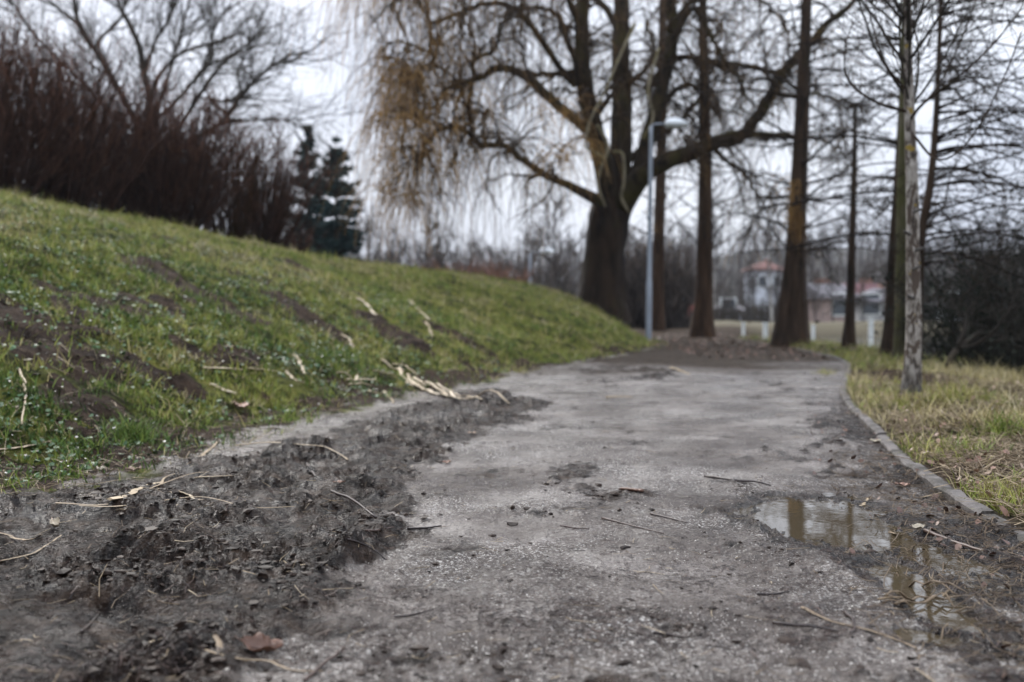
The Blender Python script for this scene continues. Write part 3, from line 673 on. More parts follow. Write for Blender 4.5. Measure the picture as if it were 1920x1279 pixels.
        # the twigs these strands hang from
        q = np.stack([np.array([at(u0 + (u1 - u0) * c[0], v0 + (v1 - v0) * c[1], Y0 - 3.2 + 2.2 * c[2]) for c in cl]), ], 0)[0]
        tgt = LP.reshape(-1, 3); near = tgt[np.argmin(((q[:, None] - tgt[None]) ** 2).sum(2), axis=1)]
        w = np.linspace(0, 1, 8)[None, :, None]; arc = near[:, None] * (1 - w) + q[:, None] * w; arc[:, :, 2] += .25 * np.sin(w[..., 0] * np.pi)
        tw.tubes(arc, taper(len(cl), 8, .016, .005), 4, .3)
    o = obj('twigs', tw.mesh('willow_twigs', [M_WTWIG]), t); o['kind'] = 'stuff'
willow()

# ---- conifer-like bare trees (swamp cypress and larch): straight trunk, many thin knobbly boughs
def cypress(name, label, prof, Y, mat, seed, nb, Lfun, up=.15, droop=-.05, top=None, density=1.0, knob=True, group=None, zmin=1.6, az=None, ribs=7, tmat=None, twt=.5, a_up=(.0, .45)):
    rng = np.random.default_rng(seed)
    rows = [(*at(u, v, Y), w / 2 * Y * MPP) for u, v, w in prof]
    bx, by = rows[0][0], rows[0][1]; bz = float(H(bx, by)) - .06
    rows[0] = (bx, by, bz - .1, rows[0][3])
    if top: rows.append((rows[-1][0] + top[0], by + top[1], top[2], .03))
    t = tree_obj(name, (bx, by, bz), label, 'tree', group)
    a = Acc((bx, by, bz)); TP, TR = trunk_mesh(a, rows, 14, .05, seed, ribs); obj('trunk', a.mesh('trunk', [mat]), t)
    zt = TP[-1, 2]
    vis = .65 + 600 / FPX * Y      # finer work up to what stands in view
    z = np.concatenate([rng.uniform(zmin, vis, nb), rng.uniform(vis, max(zt - .3, vis + .1), nb // 3)])
    n = len(z); ph = rng.uniform(0, 2 * np.pi, n) if az is None else rng.normal(az[0], az[1], n)
    px = np.stack([np.interp(z, TP[:, 2], TP[:, k]) for k in range(3)], 1); tr_ = np.interp(z, TP[:, 2], TR)
    L = Lfun(z) * rng.uniform(.45, 1.1, n)
    d = np.stack([np.cos(ph), np.sin(ph), up + rng.uniform(a_up[0], a_up[1], n)], 1)
    K = 12; P1 = grow(px, d, L, K, .10, (0, 0, droop), rng, lambda t: 1.6 - 2.0 * t); R1 = taper(n, K, np.clip(L * .0085, .007, tr_ * .45), .004)
    c = Acc((bx, by, bz)); c.tubes(P1, R1, 5, rng.uniform(0, .5, n))
    m = int(n * 7 * density); p, dd, r, tt = spawn(P1, R1, m, .12, 1, .5, 1.2, rng, .5)
    L2 = rng.uniform(.12, .6, m) * (1.1 - .55 * tt) * np.clip(Lfun(p[:, 2]).mean() / 2, .5, 1.3)
    P2 = grow(p, dd, L2, 6, .16, (0, 0, -.04), rng); R2 = taper(m, 6, np.minimum(r * .6, .008), .0035); c.tubes(P2, R2, 3, rng.uniform(.1, .8, m))
    if density > .5:
        q = int(m * 1.6); p, dd, r, tt = spawn(P2, R2, q, .2, 1, .5, 1.3, rng, .7)
        P3 = grow(p, dd, rng.uniform(.05, .24, q), 3, .2, (0, 0, -.05), rng); c.tubes(P3, taper(q, 3, .0045, .0028), 3, rng.uniform(.2, 1, q))
    if knob:
        q = int(m * 1.3); p, dd, r, tt = spawn(P1, R1, q, .1, 1, 1.2, 1.6, rng)
        P3 = grow(p, dd, rng.uniform(.015, .035, q), 2, .05, (0, 0, 0), rng); c.tubes(P3, taper(q, 2, .006, .004), 3, .2)
    o = obj('crown', c.mesh('crown', [tmat or M_CTWIG]), t)
    return t, (TP, TR)
G1 = 'bare swamp cypresses by the pond'
tA, (TP, TR) = cypress('swamp_cypress', 'tall cypress with broad flaring base and hanging brown strands, at the path end', [(1483, 650, 84), (1484, 630, 66), (1486, 590, 56), (1488, 545, 46), (1492, 470, 35), (1497, 350, 29), (1502, 240, 26), (1507, 120, 22), (1513, 0, 17), (1518, -160, 12)], 17.8, M_CYP, 21, 64,
                       lambda z: np.interp(z, [1, 3, 7, 12], [2.6, 3.0, 2.6, 1.2]), .1, -.055, (.1, 0, 13), 1.0)
# shredded fibres that hang on its trunk
rng = np.random.default_rng(5); ac = Acc(tuple(tA.location)); n = 130
p = np.array([at(1493 + rng.uniform(-9, 9), rng.uniform(335, 385), 17.8 - .17 - rng.uniform(0, .05)) for _ in range(n)])
S = grow(p, np.array([[0, 0, -1.0]]) + rng.normal(0, .12, (n, 3)), rng.uniform(.4, 1.0, n), 6, .05, (0, -.01, -.2), rng)
ac.tubes(S, taper(n, 6, .006, .003), 3, rng.uniform(.5, 1, n)); o = obj('hanging_fibres', ac.mesh('fibres', [M_WTWIG]), tA); o['kind'] = 'stuff'
tB, _ = cypress('swamp_cypress', 'reddish brown cypress with fan of rising boughs right behind the lamp post', [(1318, 636, 62), (1318, 615, 46), (1320, 560, 34), (1321, 480, 30), (1322, 380, 26), (1322, 250, 22), (1320, 120, 18), (1318, 0, 15), (1316, -150, 11)], 23.4, M_CYPR, 22, 90,
                lambda z: np.interp(z, [1, 3, 7, 12], [2.6, 2.8, 2.2, 1.0]), .45, -.03, (0, 0, 15), 1.0, a_up=(.1, .6))
cypress('swamp_cypress', 'faint broad brown trunk standing between the willow and the reddish cypress', [(1232, 628, 40), (1233, 600, 28), (1234, 520, 22), (1236, 420, 20), (1240, 300, 18), (1243, 150, 18), (1243, 0, 13)], 29, M_CYPR, 23, 60,
        lambda z: np.interp(z, [1, 3, 7, 12], [2.8, 2.8, 2.2, 1.0]), .35, -.03, (0, 0, 14), .8, tmat=M_WTWIG)
cypress('swamp_cypress', 'slim dark cypress between the big flaring cypress and the paired trunks', [(1592, 662, 34), (1592, 640, 25), (1594, 600, 18), (1596, 520, 14), (1599, 420, 12), (1602, 300, 9), (1603, 200, 6)], 15.8, M_CYP, 24, 32,
        lambda z: np.interp(z, [1, 2, 3, 4], [1.1, 1.7, 1.2, .3]), .05, -.05, None, 1.0)
cypress('swamp_cypress', 'dark brown trunk, left one of the close pair beside the grey tree', [(1664, 680, 44), (1667, 655, 32), (1671, 600, 25), (1676, 500, 23), (1684, 380, 21), (1690, 260, 18), (1696, 120, 15), (1700, 0, 13), (1704, -160, 9)], 13.3, M_CYP, 25, 36,
        lambda z: np.interp(z, [1, 3, 7, 12], [2.2, 2.4, 2.0, 1.0]), .1, -.05, (0, .2, 11), .9, az=(math.pi / 2 + .9, 1.2))
cypress('algae_covered_tree', 'greenish algae coated trunk, right one of the close pair beside the grey tree', [(1686, 690, 27), (1688, 640, 22), (1689, 560, 20), (1690, 450, 19), (1692, 330, 17), (1694, 200, 14), (1695, 60, 12), (1696, -100, 8)], 12.4, M_GREEN, 26, 12,
        lambda z: np.interp(z, [1, 3, 7, 12], [1.2, 1.6, 1.6, 1.0]), .3, -.04, (0, .2, 9), .8, zmin=3.2)
# larch-like leaning tree with long beaded boughs towards the right
cypress('larch_tree', 'thin dark leaning larch behind the grey tree with long beaded boughs over the pond', [(1718, 700, 20), (1722, 560, 17), (1728, 440, 15), (1744, 350, 13), (1754, 240, 11), (1760, 120, 9), (1764, 0, 8), (1770, -150, 6)], 11.0, M_CYP, 27, 84,
        lambda z: np.interp(z, [1, 2, 5, 8], [1.6, 2.2, 2.2, 1.2]), .25, -.09, (.1, 0, 7.5), 1.0, az=(0.25, .75), zmin=1.1)

# ---- grey flaking tree by the path with steep twiggy crown
def grey_tree():
    Y = 6.93; rng = np.random.default_rng(33)
    prof = [(1709, 762, 42), (1708, 738, 37), (1711, 700, 32), (1713, 640, 28), (1713, 560, 26), (1712, 470, 24), (1711, 380, 22), (1708, 290, 20), (1705, 200, 18), (1703, 100, 14), (1702, 0, 12), (1700, -110, 9), (1697, -240, 6)]
    rows = [(*at(u, v, Y), w / 2 * Y * MPP) for u, v, w in prof]; bx, by = rows[0][:2]; bz = float(H(bx, by)) - .03
    rows[0] = (bx, by, bz - .08, rows[0][3])
    t = tree_obj('young_tree', (bx, by, bz), 'young tree with flaking pale grey bark and yellow lichen on the verge')
    a = Acc((bx, by, bz)); TP, TR = trunk_mesh(a, rows, 20, .10, 9, 3); obj('trunk', a.mesh('trunk', [M_GREY]), t)
    # branch stubs
    for u, v, s in [(1712, 398, 1), (1706, 440, -1), (1716, 470, 1), (1712, 560, -1), (1710, 505, 1)]:
        p = at(u, v, Y - .07); P = np.stack([p, p + np.array([s * .05, -.03, .02])]); st = Acc(P[0]); st.tubes(P, np.array([.014, .009]), 6)
        so = obj('branch_stub', st.mesh('stub', [M_GREY]), t); so.location = P[0] - np.array(t.location)
    c = Acc((bx, by, bz)); n = 34
    z = np.r_[rng.uniform(2.0, 3.4, 26), rng.uniform(3.3, 4.2, 8)]; px = np.stack([np.interp(z, TP[:, 2], TP[:, k]) for k in range(3)], 1)
    ph = rng.uniform(0, 2 * np.pi, n); d = np.stack([np.cos(ph), np.sin(ph), rng.uniform(.7, 1.5, n)], 1)
    L = rng.uniform(.7, 1.7, n); P1 = grow(px, d, L, 12, .07, (0, 0, .05), rng); R1 = taper(n, 12, rng.uniform(.007, .013, n), .003); c.tubes(P1, R1, 5, rng.uniform(0, .3, n))
    m = 420; p, dd, r, tt = spawn(P1, R1, m, .1, 1, .35, .9, rng); P2 = grow(p, dd, rng.uniform(.2, .8, m), 8, .09, (0, 0, .04), rng); R2 = taper(m, 8, np.minimum(r * .7, .004), .0014); c.tubes(P2, R2, 3, rng.uniform(0, .5, m))
    m2 = 1500; p, dd, r, tt = spawn(P2, R2, m2, .1, 1, .4, 1.0, rng); P3 = grow(p, dd, rng.uniform(.06, .3, m2), 5, .1, (0, 0, 0), rng); c.tubes(P3, taper(m2, 5, .0018, .001), 3, rng.uniform(0, .6, m2))
    # long whips that cross the sky on the right
    for L in [[(1706, 225, 6, 0), (1730, 195, 5, -.2), (1790, 150, 4, -.4), (1850, 95, 3, -.6), (1905, 30, 2, -.7), (1930, -20, 1.5, -.8)],
              [(1712, 215, 5, 0), (1760, 160, 4, .2), (1800, 80, 3.5, .4), (1830, 0, 2.5, .5), (1850, -60, 1.5, .5)],
              [(1702, 210, 6, 0), (1640, 190, 5, -.1), (1590, 150, 4, -.2), (1585, 90, 3, -.2), (1600, 40, 2, -.3)],
              [(1700, 170, 5, 0), (1660, 120, 4, 0), (1640, 60, 3, .1), (1620, -10, 2, .1)],
              [(1710, 250, 5, 0), (1760, 300, 4, -.3), (1820, 260, 3, -.5), (1880, 150, 2.5, -.6), (1915, 60, 1.5, -.7)]]:
        P, R = px_limb(L, Y, 22); o = P[0]; la = Acc(o); la.tubes(P, np.maximum(R, .002), 6); lo = obj('bough', la.mesh('bough', [M_CYP]), t); lo.location = o - np.array(t.location)
        p, dd, r, tt = spawn(P[None], R[None], 30, .15, 1, .4, 1.1, rng); P2 = grow(p, dd, rng.uniform(.1, .45, 30), 6, .1, (0, 0, .03), rng); c.tubes(P2, taper(30, 6, .0025, .001), 3, .3)
    obj('crown', c.mesh('crown', [M_BTREE]), t)
grey_tree()

# ---- spreading bare tree behind the hedge, on the left
def spreading(name, label, Y, stems, seed, mat, n2, n3, n4, base, group=None, rad=.02):
    rng = np.random.default_rng(seed); b = at(base[0], base[1], Y); bz = float(H(b[0], b[1])) - .05
    t = tree_obj(name, (b[0], b[1], bz), label, 'tree', group)
    a = Acc((b[0], b[1], bz)); LP = []; LR = []
    tl = Acc((b[0], b[1], bz))
    for k, L in enumerate(stems):
        P, R = px_limb(L, Y, 22); R = R * .78
        if k == 0: P = P.copy(); P[0] = (b[0], b[1], bz - .1); tl.tubes(P, R, 10)
        else: a.tubes(P, R, 7)
        LP.append(P); LR.append(R)
    obj('trunk', tl.mesh('trunk', [M_BARKD]), t); obj('limbs', a.mesh('limbs', [M_BARKD]), t)
    LP, LR = np.stack(LP), np.stack(LR); c = Acc((b[0], b[1], bz))
    p, d, r, tt = spawn(LP, LR, n2, .3, 1, .35, .9, rng); P2 = grow(p, d, rng.uniform(.5, 1.8, n2), 9, .13, (0, 0, .03), rng); R2 = taper(n2, 9, np.minimum(r * .6, rad), .006); c.tubes(P2, R2, 4, rng.uniform(0, .5, n2))
    p, d, r, tt = spawn(P2, R2, n3, .15, 1, .35, .9, rng); P3 = grow(p, d, rng.uniform(.3, 1.0, n3), 7, .15, (0, 0, .0), rng); R3 = taper(n3, 7, .007, .0035); c.tubes(P3, R3, 3, rng.uniform(.2, .8, n3))
    p, d, r, tt = spawn(P3, R3, n4, .15, 1, .35, .9, rng); P4 = grow(p, d, rng.uniform(.15, .6, n4), 5, .18, (0, 0, -.02), rng); c.tubes(P4, taper(n4, 5, .0042, .0025), 3, rng.uniform(.2, 1, n4))
    obj('crown', c.mesh('crown', [mat]), t); return t
M_BARKD = bark_mat("dark_grey_bark", (.024, .019, .015), (.075, .062, .048), 8, .4)
spreading('bare_tree', 'wide spreading bare tree rising behind the dark shrubs on the bank', 24, [
    [(290, 430, 26, 0), (288, 330, 24, 0), (285, 240, 20, 0), (280, 180, 18, 0), (268, 130, 16, .3), (262, 90, 14, .4), (245, 50, 12, .5), (220, 0, 9, .6), (200, -80, 6, .8)],
    [(286, 300, 18, 0), (240, 200, 15, -.5), (190, 110, 14, -.8), (172, 88, 13, -1), (150, 50, 11, -1), (138, 0, 9, -1), (130, -90, 5, -1)],
    [(176, 95, 10, -1), (190, 70, 8, -1), (225, 35, 7, -.8), (240, -20, 5, -.6)], [(150, 50, 8, -1), (115, 20, 7, -1.3), (70, -20, 5, -1.5)],
    [(272, 140, 10, .3), (290, 80, 8, .3), (320, 30, 7, .2), (330, -30, 5, 0)], [(280, 190, 12, 0), (300, 140, 9, -.5), (340, 100, 8, -.9), (400, 80, 7, -1.2), (460, 60, 4, -1.4)],
    [(285, 230, 12, 0), (330, 190, 10, .4), (380, 130, 9, .8), (396, 105, 9, 1), (400, 60, 6, 1.2), (430, 10, 4, 1.3)], [(396, 120, 7, 1), (440, 100, 6, .8), (500, 50, 4, .6)],
    [(287, 280, 14, 0), (330, 245, 12, -.3), (370, 185, 10, -.6), (400, 140, 9, -.8), (430, 110, 6, -1), (470, 90, 4, -1)],
    [(287, 320, 14, 0), (360, 265, 12, -.5), (420, 225, 11, -.8), (455, 175, 10, -1.1), (490, 140, 8, -1.3), (540, 105, 6, -1.5), (580, 98, 3, -1.6)],
    [(430, 215, 9, -.9), (390, 185, 7, -.6), (420, 190, 7, -.9), (470, 180, 5, -1.2)], [(420, 228, 7, -.8), (470, 225, 6, -1), (530, 225, 5, -1.2), (580, 245, 3, -1.4)],
    [(284, 260, 12, .3), (230, 230, 10, .8), (130, 130, 8, 1.2), (60, 60, 6, 1.5), (20, 0, 5, 1.6)], [(284, 240, 10, .4), (320, 130, 8, 1), (350, 20, 6, 1.4), (370, -60, 4, 1.6)],
    [(455, 175, 7, -1.1), (445, 140, 6, -1.3), (465, 90, 4, -1.5), (470, 50, 3, -1.6)]], 41, M_BTREE, 300, 1500, 4200, (290, 430))

# ---- upright shrubs on the crest
def shrub(name, label, u, Y, wpx, top, n, seed, mat, lean=0.0, group=None, vis=1.0, lo=.3):
    rng = np.random.default_rng(seed); x = (u - CX) * Y * MPP; z = float(H(x, Y)) - .1
    hgt = CAMZ + (HOR - top) * MPP * Y - z; w = wpx * Y * MPP
    t = empty(name, (x, Y, z), label, 'shrub', group); c = Acc((x, Y, z))
    b = np.stack([x + rng.normal(0, w * .20, n), Y + rng.normal(0, w * .16, n), np.full(n, z)], 1)
    d = np.stack([(b[:, 0] - x) * 1.1 / w + rng.normal(0, .13, n) + lean, (b[:, 1] - Y) * 1.1 / w + rng.normal(0, .13, n), np.ones(n)], 1)
    L = hgt * rng.uniform(.5, 1.0, n) ** .7
    P = grow(b, d, L, 10, .05, (0, 0, .02), rng); R = taper(n, 10, rng.uniform(.008, .018, n), .003); st = Acc((x, Y, z)); st.tubes(P, R, 4, rng.uniform(0, .4, n))
    obj('stems', st.mesh('stems', [mat]), t)
    m = int(n * 9 * vis); p, dd, r, tt = spawn(P, R, m, .1, 1, .2, .7, rng); L2 = rng.uniform(.25, .9, m) * (1.15 - .6 * tt) * hgt / 3.2
    P2 = grow(p, dd, L2, 5, .08, (0, 0, .06), rng); R2 = taper(m, 5, .0055, .003); c.tubes(P2, R2, 3, np.clip(rng.normal(.3, .15, m) + .45 * tt, 0, 1))
    q = int(m * 1.7); p, dd, r, tt = spawn(P2, R2, q, .2, 1, .3, .9, rng); P3 = grow(p, dd, rng.uniform(.1, .4, q) * hgt / 3.2, 3, .1, (0, 0, .05), rng); c.tubes(P3, taper(q, 3, .0042, .0028), 3, np.clip(rng.normal(.5, .2, q), 0, 1))
    o = obj('twigs', c.mesh('twigs', [mat]), t); o['kind'] = 'stuff'
GS = 'dark upright shrubs along the crest of the bank'
shrub('dense_shrub', 'tallest dark shrub of the row, cut by the picture edge', -30, 14.6, 190, 20, 240, 51, M_SHRUB, .03, GS)
shrub('dense_shrub', 'dark brown shrub overhanging the grass, second from the edge of the picture', 110, 15.6, 160, 60, 190, 52, M_SHRUB, -.02, GS)
shrub('dense_shrub', 'broad reddish shrub in the middle of the row, thick at its base', 222, 16.8, 100, 170, 140, 53, M_SHRUB, .02, GS)
shrub('dense_shrub', 'broad reddish shrub with fanning tips, last of the dense row before the gap', 316, 17.2, 150, 160, 300, 54, M_SHRUB, .10, GS)
shrub('thin_shrub', 'narrow orange brown shrub with bare stems in the gap before the spruces', 430, 18.2, 40, 235, 70, 55, M_SHRUBO, 0, GS)
shrub('thin_shrub', 'narrow red shrub leaning towards the blue spruces', 492, 18.6, 60, 245, 130, 56, M_SHRUB, .06, GS)
shrub('low_shrub', 'low scrubby bush at the foot of the blue spruces', 535, 21.5, 120, 420, 70, 57, M_SHRUB, 0, None, .8)
# ---- blue spruces
def spruce(name, label, u, Y, top, hw, seed, mat=M_FIR, group=None, base_v=None, nb=230, nd=34):
    rng = np.random.default_rng(seed); x = (u - CX) * Y * MPP; z = float(H(x, Y)) - .1
    hgt = CAMZ + (HOR - top) * MPP * Y - z; w = hw * Y * MPP
    t = empty(name, (x, Y, z), label, 'tree', group); a = Acc((x, Y, z)); P = np.array([[x, Y, z - .1], [x, Y, z + hgt * .5], [x, Y, z + hgt]]); a.tubes(P, np.array([hgt * .022, hgt * .012, .01]), 8)
    obj('trunk', a.mesh('trunk', [M_BARKD]), t); c = Acc((x, Y, z))
    f = np.sort(rng.uniform(0.04, 1, nb)); tier = np.round(f * 9) / 9 + rng.normal(0, .028, nb); f = np.clip(tier, .03, .99)
    ph = rng.uniform(0, 2 * np.pi, nb); st = np.stack([np.full(nb, x), np.full(nb, Y), z + f * hgt], 1)
    L = w * (1 - f) ** 1.0 * rng.uniform(.45, 1.2, nb) * (1 + .3 * np.cos(ph * 2 + f * 7)) + .05
    B = grow(st, np.stack([np.cos(ph), np.sin(ph), -.1 + .5 * f], 1), L, 7, .05, (0, 0, .03), rng, lambda t: -1.5 + 3 * t); BR = taper(nb, 7, .018, .004)
    c.tubes(B, BR, 3, .1)
    m = nb * nd; p, dd, r, tt = spawn(B, BR, m, .08, 1, .5, 1.2, rng, .5)
    dd[:, 2] -= .15; dd = norm(dd); l = rng.uniform(.10, .30, m)[:, None] * (hgt / 6); sd = norm(np.cross(dd, rng.normal(0, 1, (m, 3)))) * l * .36
    V = np.stack([p - sd, p + dd * l * .5 + sd * .4 , p + dd * l, p + sd], 1).reshape(-1, 3); i = np.arange(m) * 4
    c.add(V, np.stack([i, i + 3, i + 1, i + 2], 1), None, np.repeat(np.clip(rng.normal(.45, .22, m), 0, 1), 4))
    o = obj('needles', c.mesh('needles', [mat], False), t)
    return t
spruce('blue_spruce', 'taller blue green spruce of the pair on the bank', 579, 33, 238, 88, 61)
spruce('blue_spruce', 'broader blue green spruce of the pair, drooping low towards the willow', 632, 31, 262, 92, 62)

# ---- dark evergreen bush and crooked branch by the water on the right
def right_bush():
    rng = np.random.default_rng(71)
    for u, Y, top, wpx, lab, sd in [(1905, 11.5, 395, 190, 'dark tangled bush at the water, cut by the edge of the picture', 72), (1840, 14.0, 470, 130, 'dark bush with thin twigs beyond the crooked branch', 73)]:
        x = (u - CX) * Y * MPP; z = float(H(x, Y)) ; z = max(z, WATER - .15)
        t = empty('tangled_bush', (x, Y, z), lab, 'bush', 'dark bushes at the edge of the pond')
        n = 150; h_ = CAMZ + (HOR - top) * MPP * Y - z; w = wpx * Y * MPP; b = np.stack([x + rng.normal(0, w * .22, n), Y + rng.normal(0, w * .25, n), np.full(n, z)], 1)
        d = np.stack([rng.normal(0, .4, n), rng.normal(0, .4, n), np.ones(n)], 1); P = grow(b, d, h_ * rng.uniform(.5, 1.15, n), 9, .16, (0, 0, -.02), rng); R = taper(n, 9, .012, .003)
        st = Acc((x, Y, z)); st.tubes(P, R, 4, .1); obj('stems', st.mesh('stems', [M_BTREE]), t); c = Acc((x, Y, z))
        m = 1700; p, dd, r, tt = spawn(P, R, m, .05, 1, .4, 1.3, rng); P2 = grow(p, dd, rng.uniform(.15, .6, m), 5, .16, (0, 0, 0), rng); R2 = taper(m, 5, .004, .002); c.tubes(P2, R2, 3, rng.uniform(0, .6, m))
        q = 3500; p, dd, r, tt = spawn(P2, R2, q, .1, 1, .4, 1.3, rng); l = rng.uniform(.03, .07, q)[:, None]; sdv = norm(np.cross(dd, rng.normal(0, 1, (q, 3)))) * l * .35
        V = np.stack([p, p + dd * l * .5 + sdv, p + dd * l, p + dd * l * .5 - sdv], 1).reshape(-1, 3); i = np.arange(q) * 4
        c.add(V, np.stack([i, i + 1, i + 2, i + 3], 1), None, np.repeat(rng.uniform(0, .5, q), 4))
        o = obj('foliage', c.mesh('foliage', [M_DKFIR], False), t)
    Y = 10.6; L = [(1775, 690, 12, 0), (1790, 660, 11, 0), (1830, 628, 10, .1), (1842, 622, 9, .1)]
    L2 = [(1790, 662, 8, 0), (1812, 610, 8, 0), (1808, 575, 7, .1), (1800, 560, 6, .1), (1830, 535, 5, .1), (1860, 500, 4, .2), (1880, 470, 3, .2)]
    L3 = [(1842, 622, 8, .1), (1865, 640, 7, .2), (1900, 630, 5, .3)]; L4 = [(1800, 655, 8, 0), (1840, 640, 7, -.2), (1880, 600, 5, -.3), (1910, 540, 3, -.3)]
    P0, R0 = px_limb(L, Y, 14); z = float(H(P0[0, 0], P0[0, 1])) - .1; P0[0, 2] = z
    t = empty('crooked_small_tree', (P0[0, 0], P0[0, 1], z), 'small dark tree with crooked forked trunk leaning over the water edge', 'tree')
    o0 = np.array(t.location); a = Acc(o0); a.tubes(P0, R0, 8); obj('trunk', a.mesh('trunk', [M_BARKD]), t)
    c = Acc(o0); LP = []; LR = []
    for L in (L2, L3, L4): P, R = px_limb(L, Y, 18); c.tubes(P, R, 6, .2); LP.append(P); LR.append(R)
    LP, LR = np.stack(LP), np.stack(LR); p, d, r, tt = spawn(LP, LR, 90, .2, 1, .4, 1.1, rng); P2 = grow(p, d, rng.uniform(.2, .7, 90), 7, .15, (0, 0, .04), rng); R2 = taper(90, 7, .006, .002); c.tubes(P2, R2, 3, .3)
    p, d, r, tt = spawn(P2, R2, 420, .2, 1, .4, 1.1, rng); P3 = grow(p, d, rng.uniform(.08, .3, 420), 4, .15, (0, 0, 0), rng); c.tubes(P3, taper(420, 4, .003, .0015), 3, .4)
    obj('crown', c.mesh('crown', [M_BTREE]), t)
right_bush()

# ------------------------------------------------------------------ background trees, houses
def far_tree_proto(seed, h, spread, upr, n1=16, n2=110, n3=420, mat=None, tmat=None):
    rng = np.random.default_rng(seed); a = Acc()
    P = grow([[0, 0, -.3]], [[rng.normal(0, .04), rng.normal(0, .04), 1]], [h * .92], 10, .035, (0, 0, .03), rng); R = taper(1, 10, h * .016, .02); a.tubes(P, R, 7, .3)
    c = Acc(); p, d, r, tt = spawn(P, R, n1, .16, .95, .4, 1.1, rng); d[:, 2] += upr; L = spread * rng.uniform(.5, 1.1, n1) * (1.2 - .75 * tt)
    P1 = grow(p, d, L, 8, .1, (0, 0, .05), rng); R1 = taper(n1, 8, np.minimum(r * .5, .09), .02); c.tubes(P1, R1, 4, .2)
    p, d, r, tt = spawn(P1, R1, n2, .15, 1, .3, .9, rng); P2 = grow(p, d, spread * rng.uniform(.15, .5, n2), 6, .12, (0, 0, .03), rng); R2 = taper(n2, 6, .025, .012); c.tubes(P2, R2, 3, rng.uniform(.1, .6, n2))
    p, d, r, tt = spawn(P2, R2, n3, .1, 1, .3, 1.0, rng); P3 = grow(p, d, spread * rng.uniform(.08, .26, n3), 4, .15, (0, 0, .0), rng); c.tubes(P3, taper(n3, 4, .014, .008), 3, rng.uniform(.3, 1, n3))
    return a.mesh('far_trunk', [tmat or M_FAR]), c.mesh('far_crown', [mat or M_FAR])
PROT = [far_tree_proto(100, 10, 3.4, .3), far_tree_proto(101, 8, 3.6, .1), far_tree_proto(102, 12, 2.6, .6), far_tree_proto(103, 7, 3.2, .2), far_tree_proto(104, 9, 4.0, .0)]
BPROT = far_tree_proto(110, 11, 2.0, .5, 14, 90, 300, None, M_BIRCH)
def far_tree(pr, u, Y, s, label, group, rz=0, sz=1.0, name='bare_tree'):
    x = (u - CX) * Y * MPP; z = float(H(x, Y, False)) - .05
    t = empty(name, (x, Y, z), label, 'tree', group, rz); t.scale = (s, s, s * sz)
    obj('trunk', pr[0], t); obj('crown', pr[1], t)
rng = np.random.default_rng(8)
GA = 'bare trees far behind the bank'
for u, Y, s, k in [(700, 62, .75, 0), (745, 58, .62, 1), (790, 70, .9, 2), (830, 64, .7, 4), (865, 75, .8, 0), (905, 68, .62, 3), (940, 80, .8, 1), (985, 72, .66, 2), (1020, 60, .6, 4), (1060, 55, .62, 3), (1085, 66, .75, 0), (1175, 62, .8, 2), (1205, 50, .6, 1), (1265, 70, .8, 0),
                   (650, 80, .9, 2), (810, 90, .9, 1), (890, 95, 1.0, 4), (960, 98, .9, 0), (1040, 85, .9, 1), (1120, 90, 1.0, 3), (720, 95, 1.0, 4), (1200, 88, .9, 4)]:
    far_tree(PROT[k], u, Y, s, 'hazy bare tree standing far behind the grass bank', GA, rng.uniform(0, 6.28), rng.uniform(.9, 1.15))
far_tree(PROT[4], 1048, 42, .62, 'bare tree with slanting pale branches just left of the willow trunk, beyond the bank', None, 1.0)
for u, Y, s, k in [(1405, 47, .30, 1), (1455, 49, .34, 0), (1530, 48, .33, 3), (1562, 50, .30, 4), (1618, 47, .32, 1), (1668, 49, .36, 0), (1352, 48, .28, 3), (1500, 51, .36, 2)]:
    far_tree(PROT[k], u, Y, s, 'slim bare tree on the far bank in front of the houses', 'young bare trees in front of the houses', rng.uniform(0, 6.28), 1.1)
GB = 'bare trees on the far side of the pond'
for i in range(46):
    u = 1190 + i * 17 + rng.normal(0, 10); Y = rng.uniform(64, 118); k = int(rng.integers(0, 5))
    far_tree(PROT[k], u, Y, rng.uniform(.42, .68) * (Y / 85), 'dim bare tree in the row beyond the pond and its dry bank', GB, rng.uniform(0, 6.28), rng.uniform(.9, 1.2))
for u, Y, s, lab in [(1262, 52, .42, 'pale birch with twin look, left of the reddish cypress base'), (1284, 56, .42, 'slim pale birch close to the reddish cypress'), (1448, 50, .5, 'tall thin pale birch behind the flaring cypress, across the water'), (1338, 58, .4, 'small pale birch right of the reddish cypress')]:
    far_tree(BPROT, u, Y, s, lab, None, rng.uniform(0, 6), 1.0, 'birch_tree')
for i, (u, Y, top, hw) in enumerate([(1800, 62, 470, 42), (1835, 70, 480, 36), (1770, 76, 500, 30), (1400, 78, 545, 26), (1430, 64, 560, 30), (1475, 82, 520, 26), (1370, 90, 520, 26), (1890, 60, 455, 46), (1735, 80, 490, 30), (1560, 92, 510, 22), (820, 66, 400, 26), (1660, 95, 520, 22), (1505, 70, 565, 30), (1340, 66, 570, 28)]):
    spruce('evergreen_tree', 'dark evergreen among the bare trees of the background', u, Y, top, hw, 300 + i, M_DKFIR, 'dark evergreens in the background', nb=60, nd=14)

